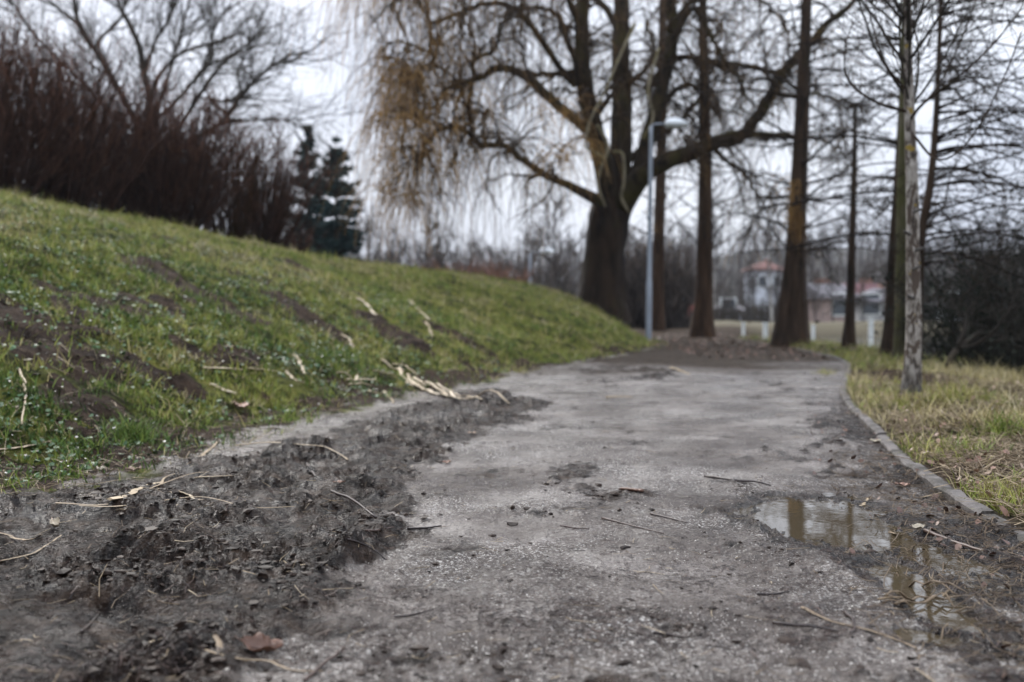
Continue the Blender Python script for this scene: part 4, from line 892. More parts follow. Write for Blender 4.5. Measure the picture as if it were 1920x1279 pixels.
def hedge(name, label, u0, u1, Y, top, mat, seed, n=260, depth=1.2, kind=None, bz=None):
    rng = np.random.default_rng(seed); x0, x1 = (u0 - CX) * Y * MPP, (u1 - CX) * Y * MPP; xm = (x0 + x1) / 2; z = float(H(xm, Y, False)) - .1
    hgt = CAMZ + (HOR - top) * MPP * Y - z
    c = Acc((xm, Y, z)); b = np.stack([rng.uniform(x0, x1, n), Y + rng.uniform(-depth, depth) * np.ones(n) + rng.normal(0, depth * .4, n), np.full(n, z)], 1)
    d = np.stack([rng.normal(0, .25, n), rng.normal(0, .25, n), np.ones(n)], 1); P = grow(b, d, hgt * rng.uniform(.6, 1.1, n), 6, .08, (0, 0, 0), rng); R = taper(n, 6, .025, .012); c.tubes(P, R, 3, .3)
    m = n * 7; p, dd, r, tt = spawn(P, R, m, .1, 1, .3, 1.0, rng); P2 = grow(p, dd, hgt * rng.uniform(.15, .4, m), 4, .12, (0, 0, .03), rng); c.tubes(P2, taper(m, 4, .016, .01), 3, rng.uniform(.2, 1, m))
    o = obj(name, c.mesh(name, [mat])); o.location = (xm, Y, z); o['label'] = label; o['category'] = 'hedge'
M_RHEDGE = tint_mat("rusty_hedge_twigs", [(0, (.07, .035, .022)), (1, (.24, .12, .08))], .9)
hedge('rusty_hedge', 'low rusty brown hedge just over the crest below the far trees', 800, 975, 44, 505, M_RHEDGE, 401, 240)
hedge('grey_hedge', 'long grey hedge far behind the bank, left of the willow', 640, 1090, 54, 470, M_FAR, 402, 420, 2)
hedge('dark_hedge', 'dark hedge on the far bank beneath the birches', 1180, 1420, 60, 575, M_BTREE, 403, 300, 2)
hedge('dark_hedge', 'dark hedge on the far bank behind the flaring cypress', 1420, 1640, 62, 572, M_BTREE, 404, 300, 2)
hedge('dark_hedge', 'dark hedge on the far bank at the end near the tangled bush', 1640, 1930, 58, 560, M_BTREE, 405, 420, 2)
hedge('brown_thicket', 'brown thicket between the willow trunk and the lamp post', 1150, 1290, 34, 480, M_FAR, 406, 300, 1.5)

def far_wood():
    rng = np.random.default_rng(500); a = Acc(); n = 900
    Y = rng.uniform(125, 420, n); u = rng.uniform(-200, 2150, n); x = (u - CX) * Y * MPP; z = H(x, Y, False)
    b = np.stack([x, Y, z - .3], 1); h = rng.uniform(6, 13, n)
    P = grow(b, np.tile([0, 0, 1.], (n, 1)), h, 5, .05, (0, 0, 0), rng); R = taper(n, 5, .2, .05); a.tubes(P, R, 3, rng.uniform(0, .5, n))
    m = 15000; p, d, r, tt = spawn(P, R, m, .15, 1, .3, 1.0, rng); P2 = grow(p, d, rng.uniform(1, 4, m), 4, .15, (0, 0, .05), rng); a.tubes(P2, taper(m, 4, .09, .05), 3, rng.uniform(0, 1, m))
    o = obj('far_woodland', a.mesh('far_woodland', [M_FAR])); o['kind'] = 'stuff'; o['label'] = 'hazy bare woodland covering the distant slopes behind the houses'; o['category'] = 'woodland'
far_wood()

def house(name, label, u, Y, base_v, w, d, hw, hr, rz, wall, roof, hip=False, wins=2, chim=True):
    w, d, hr = w * .8, d * .8, hr * .8
    x = (u - CX) * Y * MPP; z = float(H(x, Y, False)) if base_v is None else CAMZ + (HOR - base_v) * MPP * Y
    zg = float(H(x, Y, False)); z0 = min(z, zg) - .4; hw = hw + (z - z0)
    t = empty(name, (x, Y, z0), label, 'house', None, rz)
    a = Acc(); box(a, (0, 0, hw / 2), (w, d, hw)); obj('wall', a.mesh('wall', [wall], False), t)
    r = Acc(); e = .35; X, D = w / 2 + e, d / 2 + e; i = D * .9 if hip else 0
    lo = [(-X, -D, hw), (X, -D, hw), (X, D, hw), (-X, D, hw)]; hi = [(-X + i, 0, hw + hr), (X - i, 0, hw + hr)]
    V = lo + [(a_, b_, c_ + .12) for a_, b_, c_ in lo] + hi
    r.add(V, [(0, 1, 5, 4), (1, 2, 6, 5), (2, 3, 7, 6), (3, 0, 4, 7), (3, 2, 1, 0), (4, 5, 9, 8), (6, 7, 8, 9)], [(5, 6, 9), (7, 4, 8)])
    ro = obj('roof', r.mesh('roof', [roof], False), t)
    if chim:
        c = Acc(); box(c, (w * .2, .6, hw + hr * .9), (.6, .6, hr * .9)); obj('chimney', c.mesh('chimney', [M_CHIM], False), ro)
    zb = z - z0
    for k in range(wins):
        xx = -w / 2 + w * (k + .5) / wins; wn_ = Acc(); box(wn_, (xx, -d / 2 - .02, zb + 1.4), (1.1, .12, 1.3)); wo = obj('window', wn_.mesh('window', [M_WHITE], False), t)
        pn = Acc(); box(pn, (xx, -d / 2 - .07, zb + 1.4), (.9, .06, 1.1)); obj('pane', pn.mesh('pane', [M_PANE], False), wo)
M_CHIM = simple('chimney_brick', (.2, .1, .07)); M_PANE = simple('dark_window_glass', (.04, .05, .06), .15)
M_PINK = simple('salmon_render', (.30, .225, .20), .9); M_CREAM = simple('pale_render', (.42, .42, .42), .9); M_WW = simple('white_render', (.60, .63, .68), .9)
M_RROOF = simple('dark_red_roof', (.10, .035, .038), .8); M_GROOF = simple('grey_roof_tiles', (.15, .14, .15), .8); M_OROOF = simple('orange_roof_tiles', (.17, .075, .06), .8)
house('salmon_house', 'salmon walled house with grey gable roof, beside the slim dark cypress', 1545, 56, 618, 2.8, 2.6, 1.7, 1.1, .5, M_PINK, M_GROOF, False, 1)
house('grey_roofed_house', 'low house with broad grey hipped roof between slim cypress and paired trunks', 1645, 58, 616, 3.4, 3.0, 1.5, 1.05, -.1, M_CREAM, M_GROOF, True, 2)
house('red_roofed_house', 'house with long dark red roof showing above the grey roof', 1612, 66, 612, 4.4, 3.2, 1.9, 1.2, .1, M_CREAM, M_RROOF, False, 3)
house('orange_roofed_house', 'white house with orange tiled roof up among the trees, beside the flaring cypress', 1432, 112, 552, 4.4, 3.5, 2.6, 1.3, .2, M_WW, M_OROOF, True, 2)
house('white_house', 'long low white house seen beyond the crooked small tree', 1815, 55, 616, 3.4, 2.6, 1.2, .5, -.1, M_WW, M_GROOF, False, 3, False)
house('small_white_house', 'small white house between reddish cypress and flaring cypress', 1358, 66, 616, 2.2, 2.0, 1.1, .5, .1, M_WW, M_GROOF, False, 1, False)

# ------------------------------------------------------------------ street lamps, posts, benches
def lamp(u, v, Y, top_v, label, gz=None, full=True, kk=1.0, name='street_lamp'):
    x = (u - CX) * Y * MPP; z = float(H(x, Y)) if gz is None else gz
    h = (CAMZ + (HOR - top_v) * MPP * Y - z) / kk
    t = empty(name, (x, Y, z - .03), label, 'street lamp', 'street lamps along the path')
    t.scale = (kk, kk, kk)
    a = Acc(); K = 8; zz = np.array([-.1, .0, 1.25, 1.28, 2.5, 4.0, h - .25, h - .05]) if h > 4.4 else np.linspace(-.1, h - .05, 8)
    rr = np.array([.062, .062, .060, .048, .046, .042, .038, .036]); a.tubes(np.stack([zz * .008, zz * 0, zz], 1), rr, 14); obj('pole', a.mesh('pole', [M_GALV]), t)
    b = Acc(); P = resample([(h * .008, 0, h - .14), (h * .008 + .02, 0, h - .03), (h * .008 + .14, 0, h), (h * .008 + .34, 0, h - .01)], 12); b.tubes(P, np.full(12, .019), 8); obj('arm', b.mesh('arm', [M_GALV]), t)
    # head: flattened drop, opaque casing above, milky lens below
    hx = h * .008 + .28
    def drop(mat, nm, sgn, zsc, grow_=1.0):
        n, m = 14, 18; V = []; 
        for i in range(n + 1):
            s_ = i / n; X = hx + .5 * s_; wv = .165 * math.sin(math.pi * min(1, .12 + .88 * s_) ** .8) ** .7 * grow_ if 0 < s_ < 1 else .02
            for j in range(m // 2 + 1):
                an = math.pi * j / (m // 2); V.append((X, wv * math.cos(an), h + sgn * zsc * wv * math.sin(an) + .0))
        c = m // 2 + 1; Q = [(i * c + j, i * c + j + 1, (i + 1) * c + j + 1, (i + 1) * c + j) for i in range(n) for j in range(c - 1)]
        if sgn < 0: Q = [q[::-1] for q in Q]
        acc = Acc(); acc.add(V, Q); return obj(nm, acc.mesh(nm, [mat]), t)
    drop(M_LHEAD, 'lamp_casing', 1, .75, 1.03); drop(M_LGLASS, 'lamp_lens', -1, .6)
    if full:
        d = Acc(); box(d, (.0, -.062, .75), (.07, .012, .38)); obj('access_door', d.mesh('access_door', [M_GALV], False), t)
        f = Acc(); f.tubes(np.array([[0, 0, 2.55], [0, 0, 2.62]]), np.array([.055, .055]), 12); obj('collar', f.mesh('collar', [M_GALV]), t)
    return t
lamp(1216, 632, 20.8, 232, 'tall grey street lamp with curved head beside the willow, at the foot of the bank')
lamp(993, 600, 50, 471, 'small distant street lamp rising behind the bank, left of the willow trunk', None, False, 1.7)
lamp(930, 600, 70, 517, 'farthest street lamp, only its pale head showing over the crest', None, False, 2.2)
def white_post(u, v0, v1, Y, label, w=.085):
    x = (u - CX) * Y * MPP; zt = CAMZ + (HOR - v1) * MPP * Y; zb = min(CAMZ + (HOR - v0) * MPP * Y, WATER - .1)
    t = empty('white_post', (x, Y, zb), label, 'post', 'white posts at the pond'); h = zt - zb
    a = Acc(); box(a, (0, 0, h / 2), (w, w, h)); obj('shaft', a.mesh('shaft', [M_WHITE], False), t)
    c = Acc(); box(c, (0, 0, h + .02), (w * 1.25, w * 1.25, .04)); obj('cap', c.mesh('cap', [M_WHITE], False), t)
white_post(1394, 640, 607, 29, 'white post in the water midway between reddish and flaring cypress')
white_post(1435, 645, 607, 27, 'thick white post close to the left side of the flaring cypress', .11)
white_post(1525, 640, 612, 29, 'greenish white post just right of the flaring cypress')
white_post(1633, 668, 598, 22, 'tall pale post between the slim cypress and the paired trunks', .09)
for u, lab in [(1268, 'red park bench on the far bank, nearer the willow'), (1298, 'red park bench on the far bank, beside the reddish cypress')]:
    Y = 46; x = (u - CX) * Y * MPP; z = float(H(x, Y, False)); t = empty('park_bench', (x, Y, z), lab, 'bench', 'red benches on the far bank')
    for nm, c, s_ in [('seat', (0, 0, .42), (.75, .35, .04)), ('backrest', (0, .18, .68), (.75, .04, .3)), ('leg', (-.3, 0, .2), (.05, .3, .4)), ('leg', (.3, 0, .2), (.05, .3, .4))]:
        a = Acc(); box(a, c, s_); obj(nm, a.mesh(nm, [M_REDP], False), t)

# ------------------------------------------------------------------ grass
def blades(name, x, y, hgt, wid, lean, tint, mat, rng, label, cat, curl=.5, z=None):
    n = len(x); z = H(x, y) - .004 if z is None else z; ph = rng.uniform(0, 2 * np.pi, n); fa = rng.uniform(0, 2 * np.pi, n)
    b = np.stack([x, y, z], 1); d = np.stack([np.cos(ph) * lean, np.sin(ph) * lean, np.sqrt(np.clip(1 - lean ** 2, .02, 1))], 1)
    s_ = np.stack([np.cos(fa), np.sin(fa), 0 * fa], 1) * wid[:, None] * .5
    mid = b + d * (hgt * .55)[:, None]; d2 = norm(d + np.stack([np.cos(ph), np.sin(ph), -0 * ph], 1) * curl * rng.uniform(0, 1, n)[:, None] - np.array([0, 0, curl * .3])); tip = mid + d2 * (hgt * .5)[:, None]
    V = np.stack([b - s_, b + s_, mid + s_ * .8, mid - s_ * .8, tip], 1).reshape(-1, 3); i = np.arange(n) * 5
    me = mesh_np(name, V, np.stack([i, i + 1, i + 2, i + 3], 1), np.stack([i + 3, i + 2, i + 4], 1), [mat], {'tint': np.repeat(np.clip(tint, 0, 1), 5)}, True)
    o = obj(name, me); o['kind'] = 'stuff'; o['label'] = label; o['category'] = cat; return o
def fan_points(n, y0, y1, rng, t0=-.62, t1=.62, p=1.0):
    # denser near the viewer's end of the bank, as only there single blades can be told apart
    y = y0 * (y1 / y0) ** (rng.uniform(0, 1, n) ** p); x = rng.uniform(t0, t1, n) * (y + .3); return x, y
rng = np.random.default_rng(900)
x, y = fan_points(330000, 3.0, 26, rng, -.66, .2, .75); dl = xe(y) - x; k = (dl > -.08) & (rng.uniform(0, 1, len(x)) > bare(x, y) * .93) & (fbm(x, y, 1.6, 3, 120) + .75 * fbm(x, y, 8, 2, 121) > -.26 + rng.uniform(-.15, .1, len(x)))
x, y = x[k], y[k]; n = len(x); dl = xe(y) - x
big = 1 + .05 * (y - 3)
cl1 = fbm(x, y, 11, 2, 124); tn = .36 + .42 * fbm(x, y, .55, 3, 122) + .30 * fbm(x, y, 3.0, 2, 123) + .34 * cl1 + rng.normal(0, .10, n) + .20 * sst(5, 11, y); dead = rng.uniform(0, 1, n) < .07; tn = np.where(dead, rng.uniform(.82, 1, n), tn)
blades('bank_grass', x, y, rng.gamma(4, .0085, n) * big * (1 + .8 * np.clip(cl1, -.6, 1)) + .008, rng.uniform(.003, .0065, n) * big, rng.uniform(.1, .92, n), tn, M_GRASS, rng, 'short green mossy grass growing on the bank', 'grass')
# broad weed leaves, moss cushions
def discs(name, x, y, r, tint, mat, rng, label, cat, tilt=.5, lift=.008, elong=1.0):
    n = len(x); z = H(x, y) + lift * rng.uniform(.2, 1.6, n); nn = norm(np.stack([rng.normal(0, tilt, n), rng.normal(0, tilt, n), np.ones(n)], 1)); a = norm(np.cross(nn, norm(rng.normal(0, 1, (n, 3))))); b = np.cross(nn, a)
    c = np.stack([x, y, z], 1); an = np.arange(6) * np.pi / 3; el = elong if np.ndim(elong) else np.full(n, elong)
    ring = c[:, None] + r[:, None, None] * (a[:, None] * np.cos(an)[None, :, None] * el[:, None, None] + b[:, None] * np.sin(an)[None, :, None]) + nn[:, None] * (np.array([0, .18, -.1, .05, .2, -.1])[None, :, None] * r[:, None, None])
    V = ring.reshape(-1, 3); i = np.arange(n) * 6; Q = np.concatenate([np.stack([i, i + 1, i + 2, i + 3], 1), np.stack([i, i + 3, i + 4, i + 5], 1)])
    o = obj(name, mesh_np(name, V, Q, None, [mat], {'tint': np.repeat(np.clip(tint, 0, 1), 6)}, True)); o['kind'] = 'stuff'; o['label'] = label; o['category'] = cat
x, y = fan_points(36000, 3.2, 13, rng, -.64, .0, .8); dl = xe(y) - x; cl = fbm(x, y, .9, 3, 130); k = (dl > .08) & (cl > .0 + rng.uniform(-.5, .3, len(x))) & (rng.uniform(0, 1, len(x)) > bare(x, y) * .9)
x, y = x[k], y[k]; n = len(x); discs('clover_leaves', x, y, rng.uniform(.005, .015, n), rng.beta(1.6, 3.4, n), M_LEAFW, rng, 'small round clover and weed leaves scattered over the near bank', 'weeds', .55, .014)
x, y = fan_points(900, 3.2, 16, rng, -.62, .05, .8); k = (xe(y) - x > .15); x, y = x[k], y[k]; n = len(x)
discs('daisies_and_crumbs', x, y, rng.uniform(.003, .009, n), rng.uniform(.5, 1, n), M_GRIT, rng, 'tiny white daisies and pale crumbs dotted over the bank grass', 'flowers', .4, .035)
# grass tuft that hangs over the path
def tuft(u, v, n, h, label, seed, tint0, mat=M_GRASS, spread=.05, cat='grass tuft', group=None):
    rng = np.random.default_rng(seed); cx_, cy_, cz_ = GH(u, v); x = cx_ + rng.normal(0, spread, n); y = cy_ + rng.normal(0, spread, n)
    o = blades('grass_tuft', x - cx_, y - cy_, rng.uniform(.4, 1, n) * h, rng.uniform(.003, .006, n), rng.uniform(.2, .95, n), rng.normal(tint0, .12, n), mat, rng, label, cat, .9, H(x, y) - cz_ - .005)
    o.location = (cx_, cy_, cz_)
    del o['kind']
    if group: o['group'] = group
tuft(255, 820, 420, .16, 'long green grass tuft hanging over the muddy path edge', 1, .3, spread=.07)
tuft(150, 850, 160, .10, 'darker low grass tuft left of the long overhanging one', 2, .2, spread=.06)
tuft(1700, 770, 160, .12, 'pale and green grass tuft around the foot of the flaking grey tree', 3, .62, spread=.045)
tuft(1880, 812, 220, .17, 'bright green tuft among the straw near the edge of the picture', 4, .45, spread=.06)
tuft(1800, 745, 260, .18, 'straw yellow grass tuft right of the flaking grey tree', 5, .8, spread=.1)
tuft(1545, 700, 90, .10, 'small yellowish tuft on the path side of the far kerb', 6, .75, spread=.06)
# verge on the right
rng = np.random.default_rng(901)
x, y = fan_points(170000, 1.6, 22, rng, .1, .78, .75); dr = x - xk(y); k = (dr > .022) & (x < xb(y) + 1.2); x, y, dr = x[k], y[k], dr[k]
pt = fbm(x, y, 1.1, 3, 140); soilp = np.exp(-(((x - 3.55) / .4) ** 2 + ((y - 9) / 2.2) ** 2)); k = (pt > -.30 + rng.uniform(-.25, .25, len(x)) + .5 * (y < 4.2) * (dr < .6)) & (rng.uniform(0, 1, len(x)) > soilp * 1.1)
x, y, dr, pt = x[k], y[k], dr[k], pt[k]; n = len(x)
straw = sst(-.15, .45, fbm(x, y, .8, 3, 141) + .25 * (dr - .5) + .38) * (y < 11) + .3 * (y >= 11)
tn = np.where(rng.uniform(0, 1, n) < straw * .95 + .12, rng.uniform(.80, 1.0, n), .55 + .3 * pt + rng.normal(0, .1, n))
blades('verge_grass', x, y, (rng.gamma(4, .011, n) * (1 + .6 * straw) + .01) * (1 + .03 * y), rng.uniform(.0025, .0048, n) * (1 + .05 * y), rng.uniform(.2, .98, n), tn, M_GRASS, rng, 'yellowed and green grass covering the verge beyond the kerb', 'grass', .8)

# ------------------------------------------------------------------ loose stuff nobody could count
def straws(name, x, y, L, r, tint, mat, rng, label, cat, K=4, tiltz=.05, lift=.003, flat=.5, dirb=None):
    n = len(x); ph = rng.uniform(0, np.pi * 2, n) if dirb is None else rng.normal(dirb, .5, n)
    dx, dy = np.cos(ph) * L, np.sin(ph) * L; t = np.linspace(-.5, .5, K)[None]; cv = rng.normal(0, .12, n)[:, None] * (t ** 2 * 4)
    X = x[:, None] + dx[:, None] * t - dy[:, None] * cv; Y = y[:, None] + dy[:, None] * t + dx[:, None] * cv
    Z = H(X.ravel(), Y.ravel()).reshape(X.shape); Z = .5 * Z + .5 * Z.max(1, keepdims=True) + lift * rng.uniform(.2, 1.5, (n, 1)) + rng.normal(0, tiltz, (n, 1)) * L[:, None] * t * 2
    P = np.stack([X, Y, Z], 2); a = Acc(); a.tubes(P, taper(n, K, r, r * .5), 3, tint, flat)
    o = obj(name, a.mesh(name, [mat])); o['kind'] = 'stuff'; o['label'] = label; o['category'] = cat
rng = np.random.default_rng(77)
def kp(x, y, c): return x[c], y[c]
x, y = fan_points(90000, 1.5, 8, rng, -.6, .6, .95); on = (x > xe(y)) & (x < xk(y)); dens = .22 + .55 * sst(.25, -.6, xe(y) * 0 + (y - 2.6)) + .5 * sst(-.7, 0, pud_mask(x, y)) + .5 * mud_mask(x, y) * .6
x, y = kp(x, y, on & (rng.uniform(0, 1, len(x)) < dens * (.12 + sst(-.1, .5, fbm(x, y, 2.5, 3, 150))))); n = len(x)
straws('twig_crumbs', x, y, rng.gamma(2.0, .007, n) + .005, rng.uniform(.0007, .0019, n), rng.uniform(0, 1, n) ** 1.3, M_STICK, rng, 'fine dark twig and bark crumbs strewn over the muddy path', 'debris', 3)
x, y = fan_points(2600, 1.6, 9, rng, -.6, .6, .9); on = (x > xe(y) - .3) & (x < xk(y)); x, y = kp(x, y, on & (rng.uniform(0, 1, len(x)) < .25 + .5 * mud_mask(x, y))); n = len(x)
straws('straw_bits', x, y, rng.gamma(2.0, .016, n) + .008, rng.uniform(.0008, .0022, n), rng.uniform(.1, .9, n), M_STRAW, rng, 'short pale straw bits lying on the path', 'debris', 3)
n = 26000; x = rng.uniform(-.5, 1.25, n); y = rng.uniform(1.55, 2.9, n); x, y = kp(x, y, (rng.uniform(0, 1, n) < sst(-.15, .55, fbm(x, y, 3.2, 4, 170, .65)) * sst(2.9, 2.2, y) * .9) & (pud_mask(x, y) < 0)); n = len(x)
straws('red_brown_fibres', x, y, rng.gamma(2.2, .006, n) + .004, rng.uniform(.0006, .0014, n), rng.uniform(.2, .75, n), M_STICK, rng, 'reddish brown plant fibres trodden into the near end of the path', 'debris', 3, .15, .002)
# reeds and straw on the verge
x, y = fan_points(15000, 1.7, 9, rng, .28, .75, .8); dr = x - xk(y); x, y = kp(x, y, (dr > .06) & (dr < 2.4)); n = len(x)
straws('verge_straw', x, y, rng.gamma(2.4, .045, n) + .03, rng.uniform(.0012, .0036, n), rng.beta(1.6, 2.2, n), M_STRAW, rng, 'tangled dead straw and reed stems lying over the verge', 'straw', 4, .12, .02, .5)
x, y = fan_points(1100, 2.0, 9, rng, .28, .75, .8); dr = x - xk(y); x, y = kp(x, y, (dr > .03) & (dr < 2.2)); n = len(x)
discs('verge_dead_leaves', x, y, rng.uniform(.005, .014, n), rng.uniform(.2, .88, n), M_DLEAF, rng, 'crumpled brown and beige dead leaves in the verge grass', 'leaves', .7, .03, rng.uniform(.9, 2.0, n))
# wet reeds mashed into the edge of the puddle
x, y = fan_points(5200, 1.6, 4.6, rng, .3, .62, .9); dr = xk(y) - x; x, y = kp(x, y, (dr > .02) & (rng.uniform(0, 1, len(x)) < sst(.75, .05, dr))); n = len(x)
straws('mashed_reeds', x, y, rng.gamma(2.2, .022, n) + .012, rng.uniform(.0008, .0026, n), rng.uniform(0, .36, n) ** 1.2, M_STRAW, rng, 'wet brown reed scraps trodden into the mud beside the kerb', 'debris', 4, .1, .006, .4)
x, y = fan_points(1500, 1.6, 7, rng, .28, .62, .9); dr = xk(y) - x; x, y = kp(x, y, (dr > .0) & (rng.uniform(0, 1, len(x)) < sst(.6, .0, dr) * .6)); n = len(x)
discs('kerbside_leaf_crumbs', x, y, rng.uniform(.004, .011, n), rng.uniform(0, .6, n) ** 2.2, M_DLEAF, rng, 'brown leaf crumbs gathered along the kerb', 'leaves', .5, .006, rng.uniform(.9, 2.0, n))
# leaves under the far trees
x = rng.uniform(2.6, 6.4, 1500); y = rng.uniform(13, 27, 1500); x, y = kp(x, y, (x < xb(y))); n = len(x)
discs('far_path_leaves', x, y, rng.uniform(.012, .028, n), rng.uniform(0, .35, n), M_DLEAF, rng, 'rusty fallen leaves under the cypresses at the end of the path', 'leaves', .3, .01, rng.uniform(.9, 1.6, n))
x, y = fan_points(9500, 2.8, 14, rng, -.66, .2, .85); dl = xe(y) - x; x, y = kp(x, y, (dl > -.1) & (rng.uniform(0, 1, len(x)) < .15 + .85 * sst(1.6, .0, dl))); n = len(x)
straws('bank_thatch', x, y, rng.gamma(2.0, .024, n) + .012, rng.uniform(.001, .003, n), rng.beta(1.5, 1.5, n), M_STRAW, rng, 'broken pale straw bits caught in the grass of the bank', 'straw', 3, .12, .012, .5)
# clods and grit
ico = None
def lumps(name, x, y, r, tint, mat, rng, label, cat, sq=.6):
    ph = (1 + 5 ** .5) / 2; b = norm(np.array([(-1, ph, 0), (1, ph, 0), (-1, -ph, 0), (1, -ph, 0), (0, -1, ph), (0, 1, ph), (0, -1, -ph), (0, 1, -ph), (ph, 0, -1), (ph, 0, 1), (-ph, 0, -1), (-ph, 0, 1)], float))
    F = np.array([(0, 11, 5), (0, 5, 1), (0, 1, 7), (0, 7, 10), (0, 10, 11), (1, 5, 9), (5, 11, 4), (11, 10, 2), (10, 7, 6), (7, 1, 8), (3, 9, 4), (3, 4, 2), (3, 2, 6), (3, 6, 8), (3, 8, 9), (4, 9, 5), (2, 4, 11), (6, 2, 10), (8, 6, 7), (9, 8, 1)])
    n = len(x); z = H(x, y); V = b[None] * r[:, None, None] * rng.uniform(.35, 1.5, (n, 12, 1)) * np.stack([rng.uniform(.7, 1.5, n), rng.uniform(.7, 1.5, n), rng.uniform(.4, 1, n) * sq], 1)[:, None]
    V = V + np.stack([x, y, z + r * .15], 1)[:, None]; i = np.arange(n) * 12; T = (F[None] + i[:, None, None]).reshape(-1, 3)
    o = obj(name, mesh_np(name, V.reshape(-1, 3), None, T, [mat], {'tint': np.repeat(tint, 12)}, False)); o['kind'] = 'stuff'; o['label'] = label; o['category'] = cat
x, y = fan_points(60000, 1.6, 11, rng, -.6, .5, .95); mm = mud_mask(x, y); rd = .5 + fbm(x, y, 2.6, 2, 14); edge = np.exp(-((track(x, y) + .10) / .06) ** 2) * (y < 3.3)
x, y = kp(x, y, (x > xe(y)) & (x < xk(y)) & (rng.uniform(0, 1, len(x)) < np.clip(mm * sst(.45, .7, rd), 0, 1) * .8 + .35 * edge + .02)); n = len(x)
xb_, yb_ = fan_points(40000, 2.8, 12, rng, -.66, .3, .85); kk = (xe(yb_) - xb_ > 0) & (rng.uniform(0, 1, len(xb_)) < bare(xb_, yb_) * .5); x = np.r_[x, xb_[kk]]; y = np.r_[y, yb_[kk]]; n = len(x)
lumps('mud_clods', x, y, rng.gamma(1.6, .0019, n) * (1 + .05 * y) + .0012, rng.uniform(0, .8, n), M_CLOD, rng, 'dark crumbly clods of churned mud on the left half of the path', 'mud')
x, y = fan_points(60000, 1.5, 8, rng, -.55, .55, .8); g = fbm(x, y, 1.4, 3, 160); x, y = kp(x, y, (x > xe(y)) & (x < xk(y)) & (rng.uniform(0, 1, len(x)) < .10 + .9 * sst(-.05, .45, g)) & (pud_mask(x, y) < -.1) & (mud_mask(x, y) < .35)); n = len(x)
lumps('grit', x, y, rng.uniform(.0007, .0023, n), rng.beta(2.2, 1.5, n), M_GRIT, rng, 'pale grit and sand grains pressed in the path surface', 'grit', .8)

# ------------------------------------------------------------------ single sticks, reeds and leaves
def stick(name, label, cat, pts, w, mat=M_STICK, tint=.4, flat=1.0, group=None, taper_=.5, lift=.5, S=6, seed=None):
    ww = [GH(u, v) for u, v in pts]; o0 = np.array(ww[len(ww) // 2]); K = max(8, 5 * len(pts))
    P = resample(np.array(ww)[:, :2], K); z = H(P[:, 0], P[:, 1]); tq = np.linspace(0, 1, K); zs = np.polyval(np.polyfit(tq, z, 2), tq); z = zs + np.percentile(z - zs, 65)
    d0 = np.linalg.norm(o0 - np.array([0, 0, CAMZ])); r = w / 2 * d0 * MPP
    rng = np.random.default_rng(int(pts[0][0] * 7 + pts[0][1]) & 0xffff)
    P = np.c_[P, z + r * lift * flat + .001]; R = r * (1 - (1 - taper_) * np.linspace(0, 1, K)) * rng.uniform(.85, 1.15, K); P[:, :2] += rng.normal(0, r * .25, (K, 2))
    a = Acc(o0); a.tubes(P, R, S, tint, flat); o = obj(name, a.mesh(name, [mat], S > 4)); o.location = o0; o['label'] = label; o['category'] = cat
    if group: o['group'] = group
    return o
def reed(label, pts, w, tint=.7, name='broken_reed', flat=.35): return stick(name, label, 'reed', pts, w, M_STRAW, tint * .85, flat, S=4)
def leaf(label, u, v, lpx, wpx, ang, tint, curl=.3, name='dead_leaf', mat=M_DLEAF):
    x, y, z = GH(u, v); d0 = math.hypot(x, y); l, w = lpx * d0 * MPP, wpx * d0 * MPP; n, m = 15, 7; V = []; rl = np.random.default_rng(int(u * 3 + v)); ed = rl.uniform(.78, 1.1, (n, 2)); wvz = rl.normal(0, .05, (n, m)); ph_ = rl.uniform(0, 6)
    for side in (0, 1):
        for i in range(n):
            s_ = i / (n - 1) * 2 - 1; hw = w / 2 * (1 - abs(s_) ** 2.2) ** .75 * (1 - .3 * s_) + 1e-4
            for j in range(m):
                q = j / (m - 1) * 2 - 1; e_ = ed[i, 0 if q < 0 else 1] if abs(q) > .9 else 1
                roll = curl * (abs(q) ** 1.6) * hw * (1.5 if q > 0 else .8)
                V.append((s_ * l / 2, q * hw * e_ * (1 - .35 * curl * abs(q)), curl * l * .30 * s_ ** 2 + roll + w * (.10 * math.sin(s_ * 5 + ph_) * q + wvz[i, j]) + .004 - side * .0011))
    V = np.array(V); c, s_ = math.cos(ang), math.sin(ang); V = np.c_[V[:, 0] * c - V[:, 1] * s_, V[:, 0] * s_ + V[:, 1] * c, V[:, 2]]
    idx = np.arange(n * m).reshape(n, m); Q = np.stack([idx[:-1, :-1], idx[:-1, 1:], idx[1:, 1:], idx[1:, :-1]], -1).reshape(-1, 4); Q2 = Q[:, ::-1] + n * m
    rim = list(idx[0]) + list(idx[1:, -1]) + list(idx[-1, ::-1][1:]) + list(idx[::-1, 0][1:]); E = [(rim[i + 1], rim[i], rim[i] + n * m, rim[i + 1] + n * m) for i in range(len(rim) - 1)]
    t = empty(name, (x, y, z + .002), label, 'leaf'); a = Acc(); a.add(V, np.vstack([Q, Q2, E]), None, tint); obj('blade', a.mesh('leaf_blade', [mat]), t)
    b = Acc(); mid = np.array([[-l * .62, 0, curl * l * .4 + .004], [-l * .3, 0, curl * l * .05 + .005], [l * .4, 0, curl * l * .06 + .005]]); mid = np.c_[mid[:, 0] * c, mid[:, 0] * s_, mid[:, 2]]; b.tubes(mid, np.array([.0012, .0012, .0006]), 5, max(tint - .2, 0)); obj('stalk', b.mesh('leaf_stalk', [mat]), t)

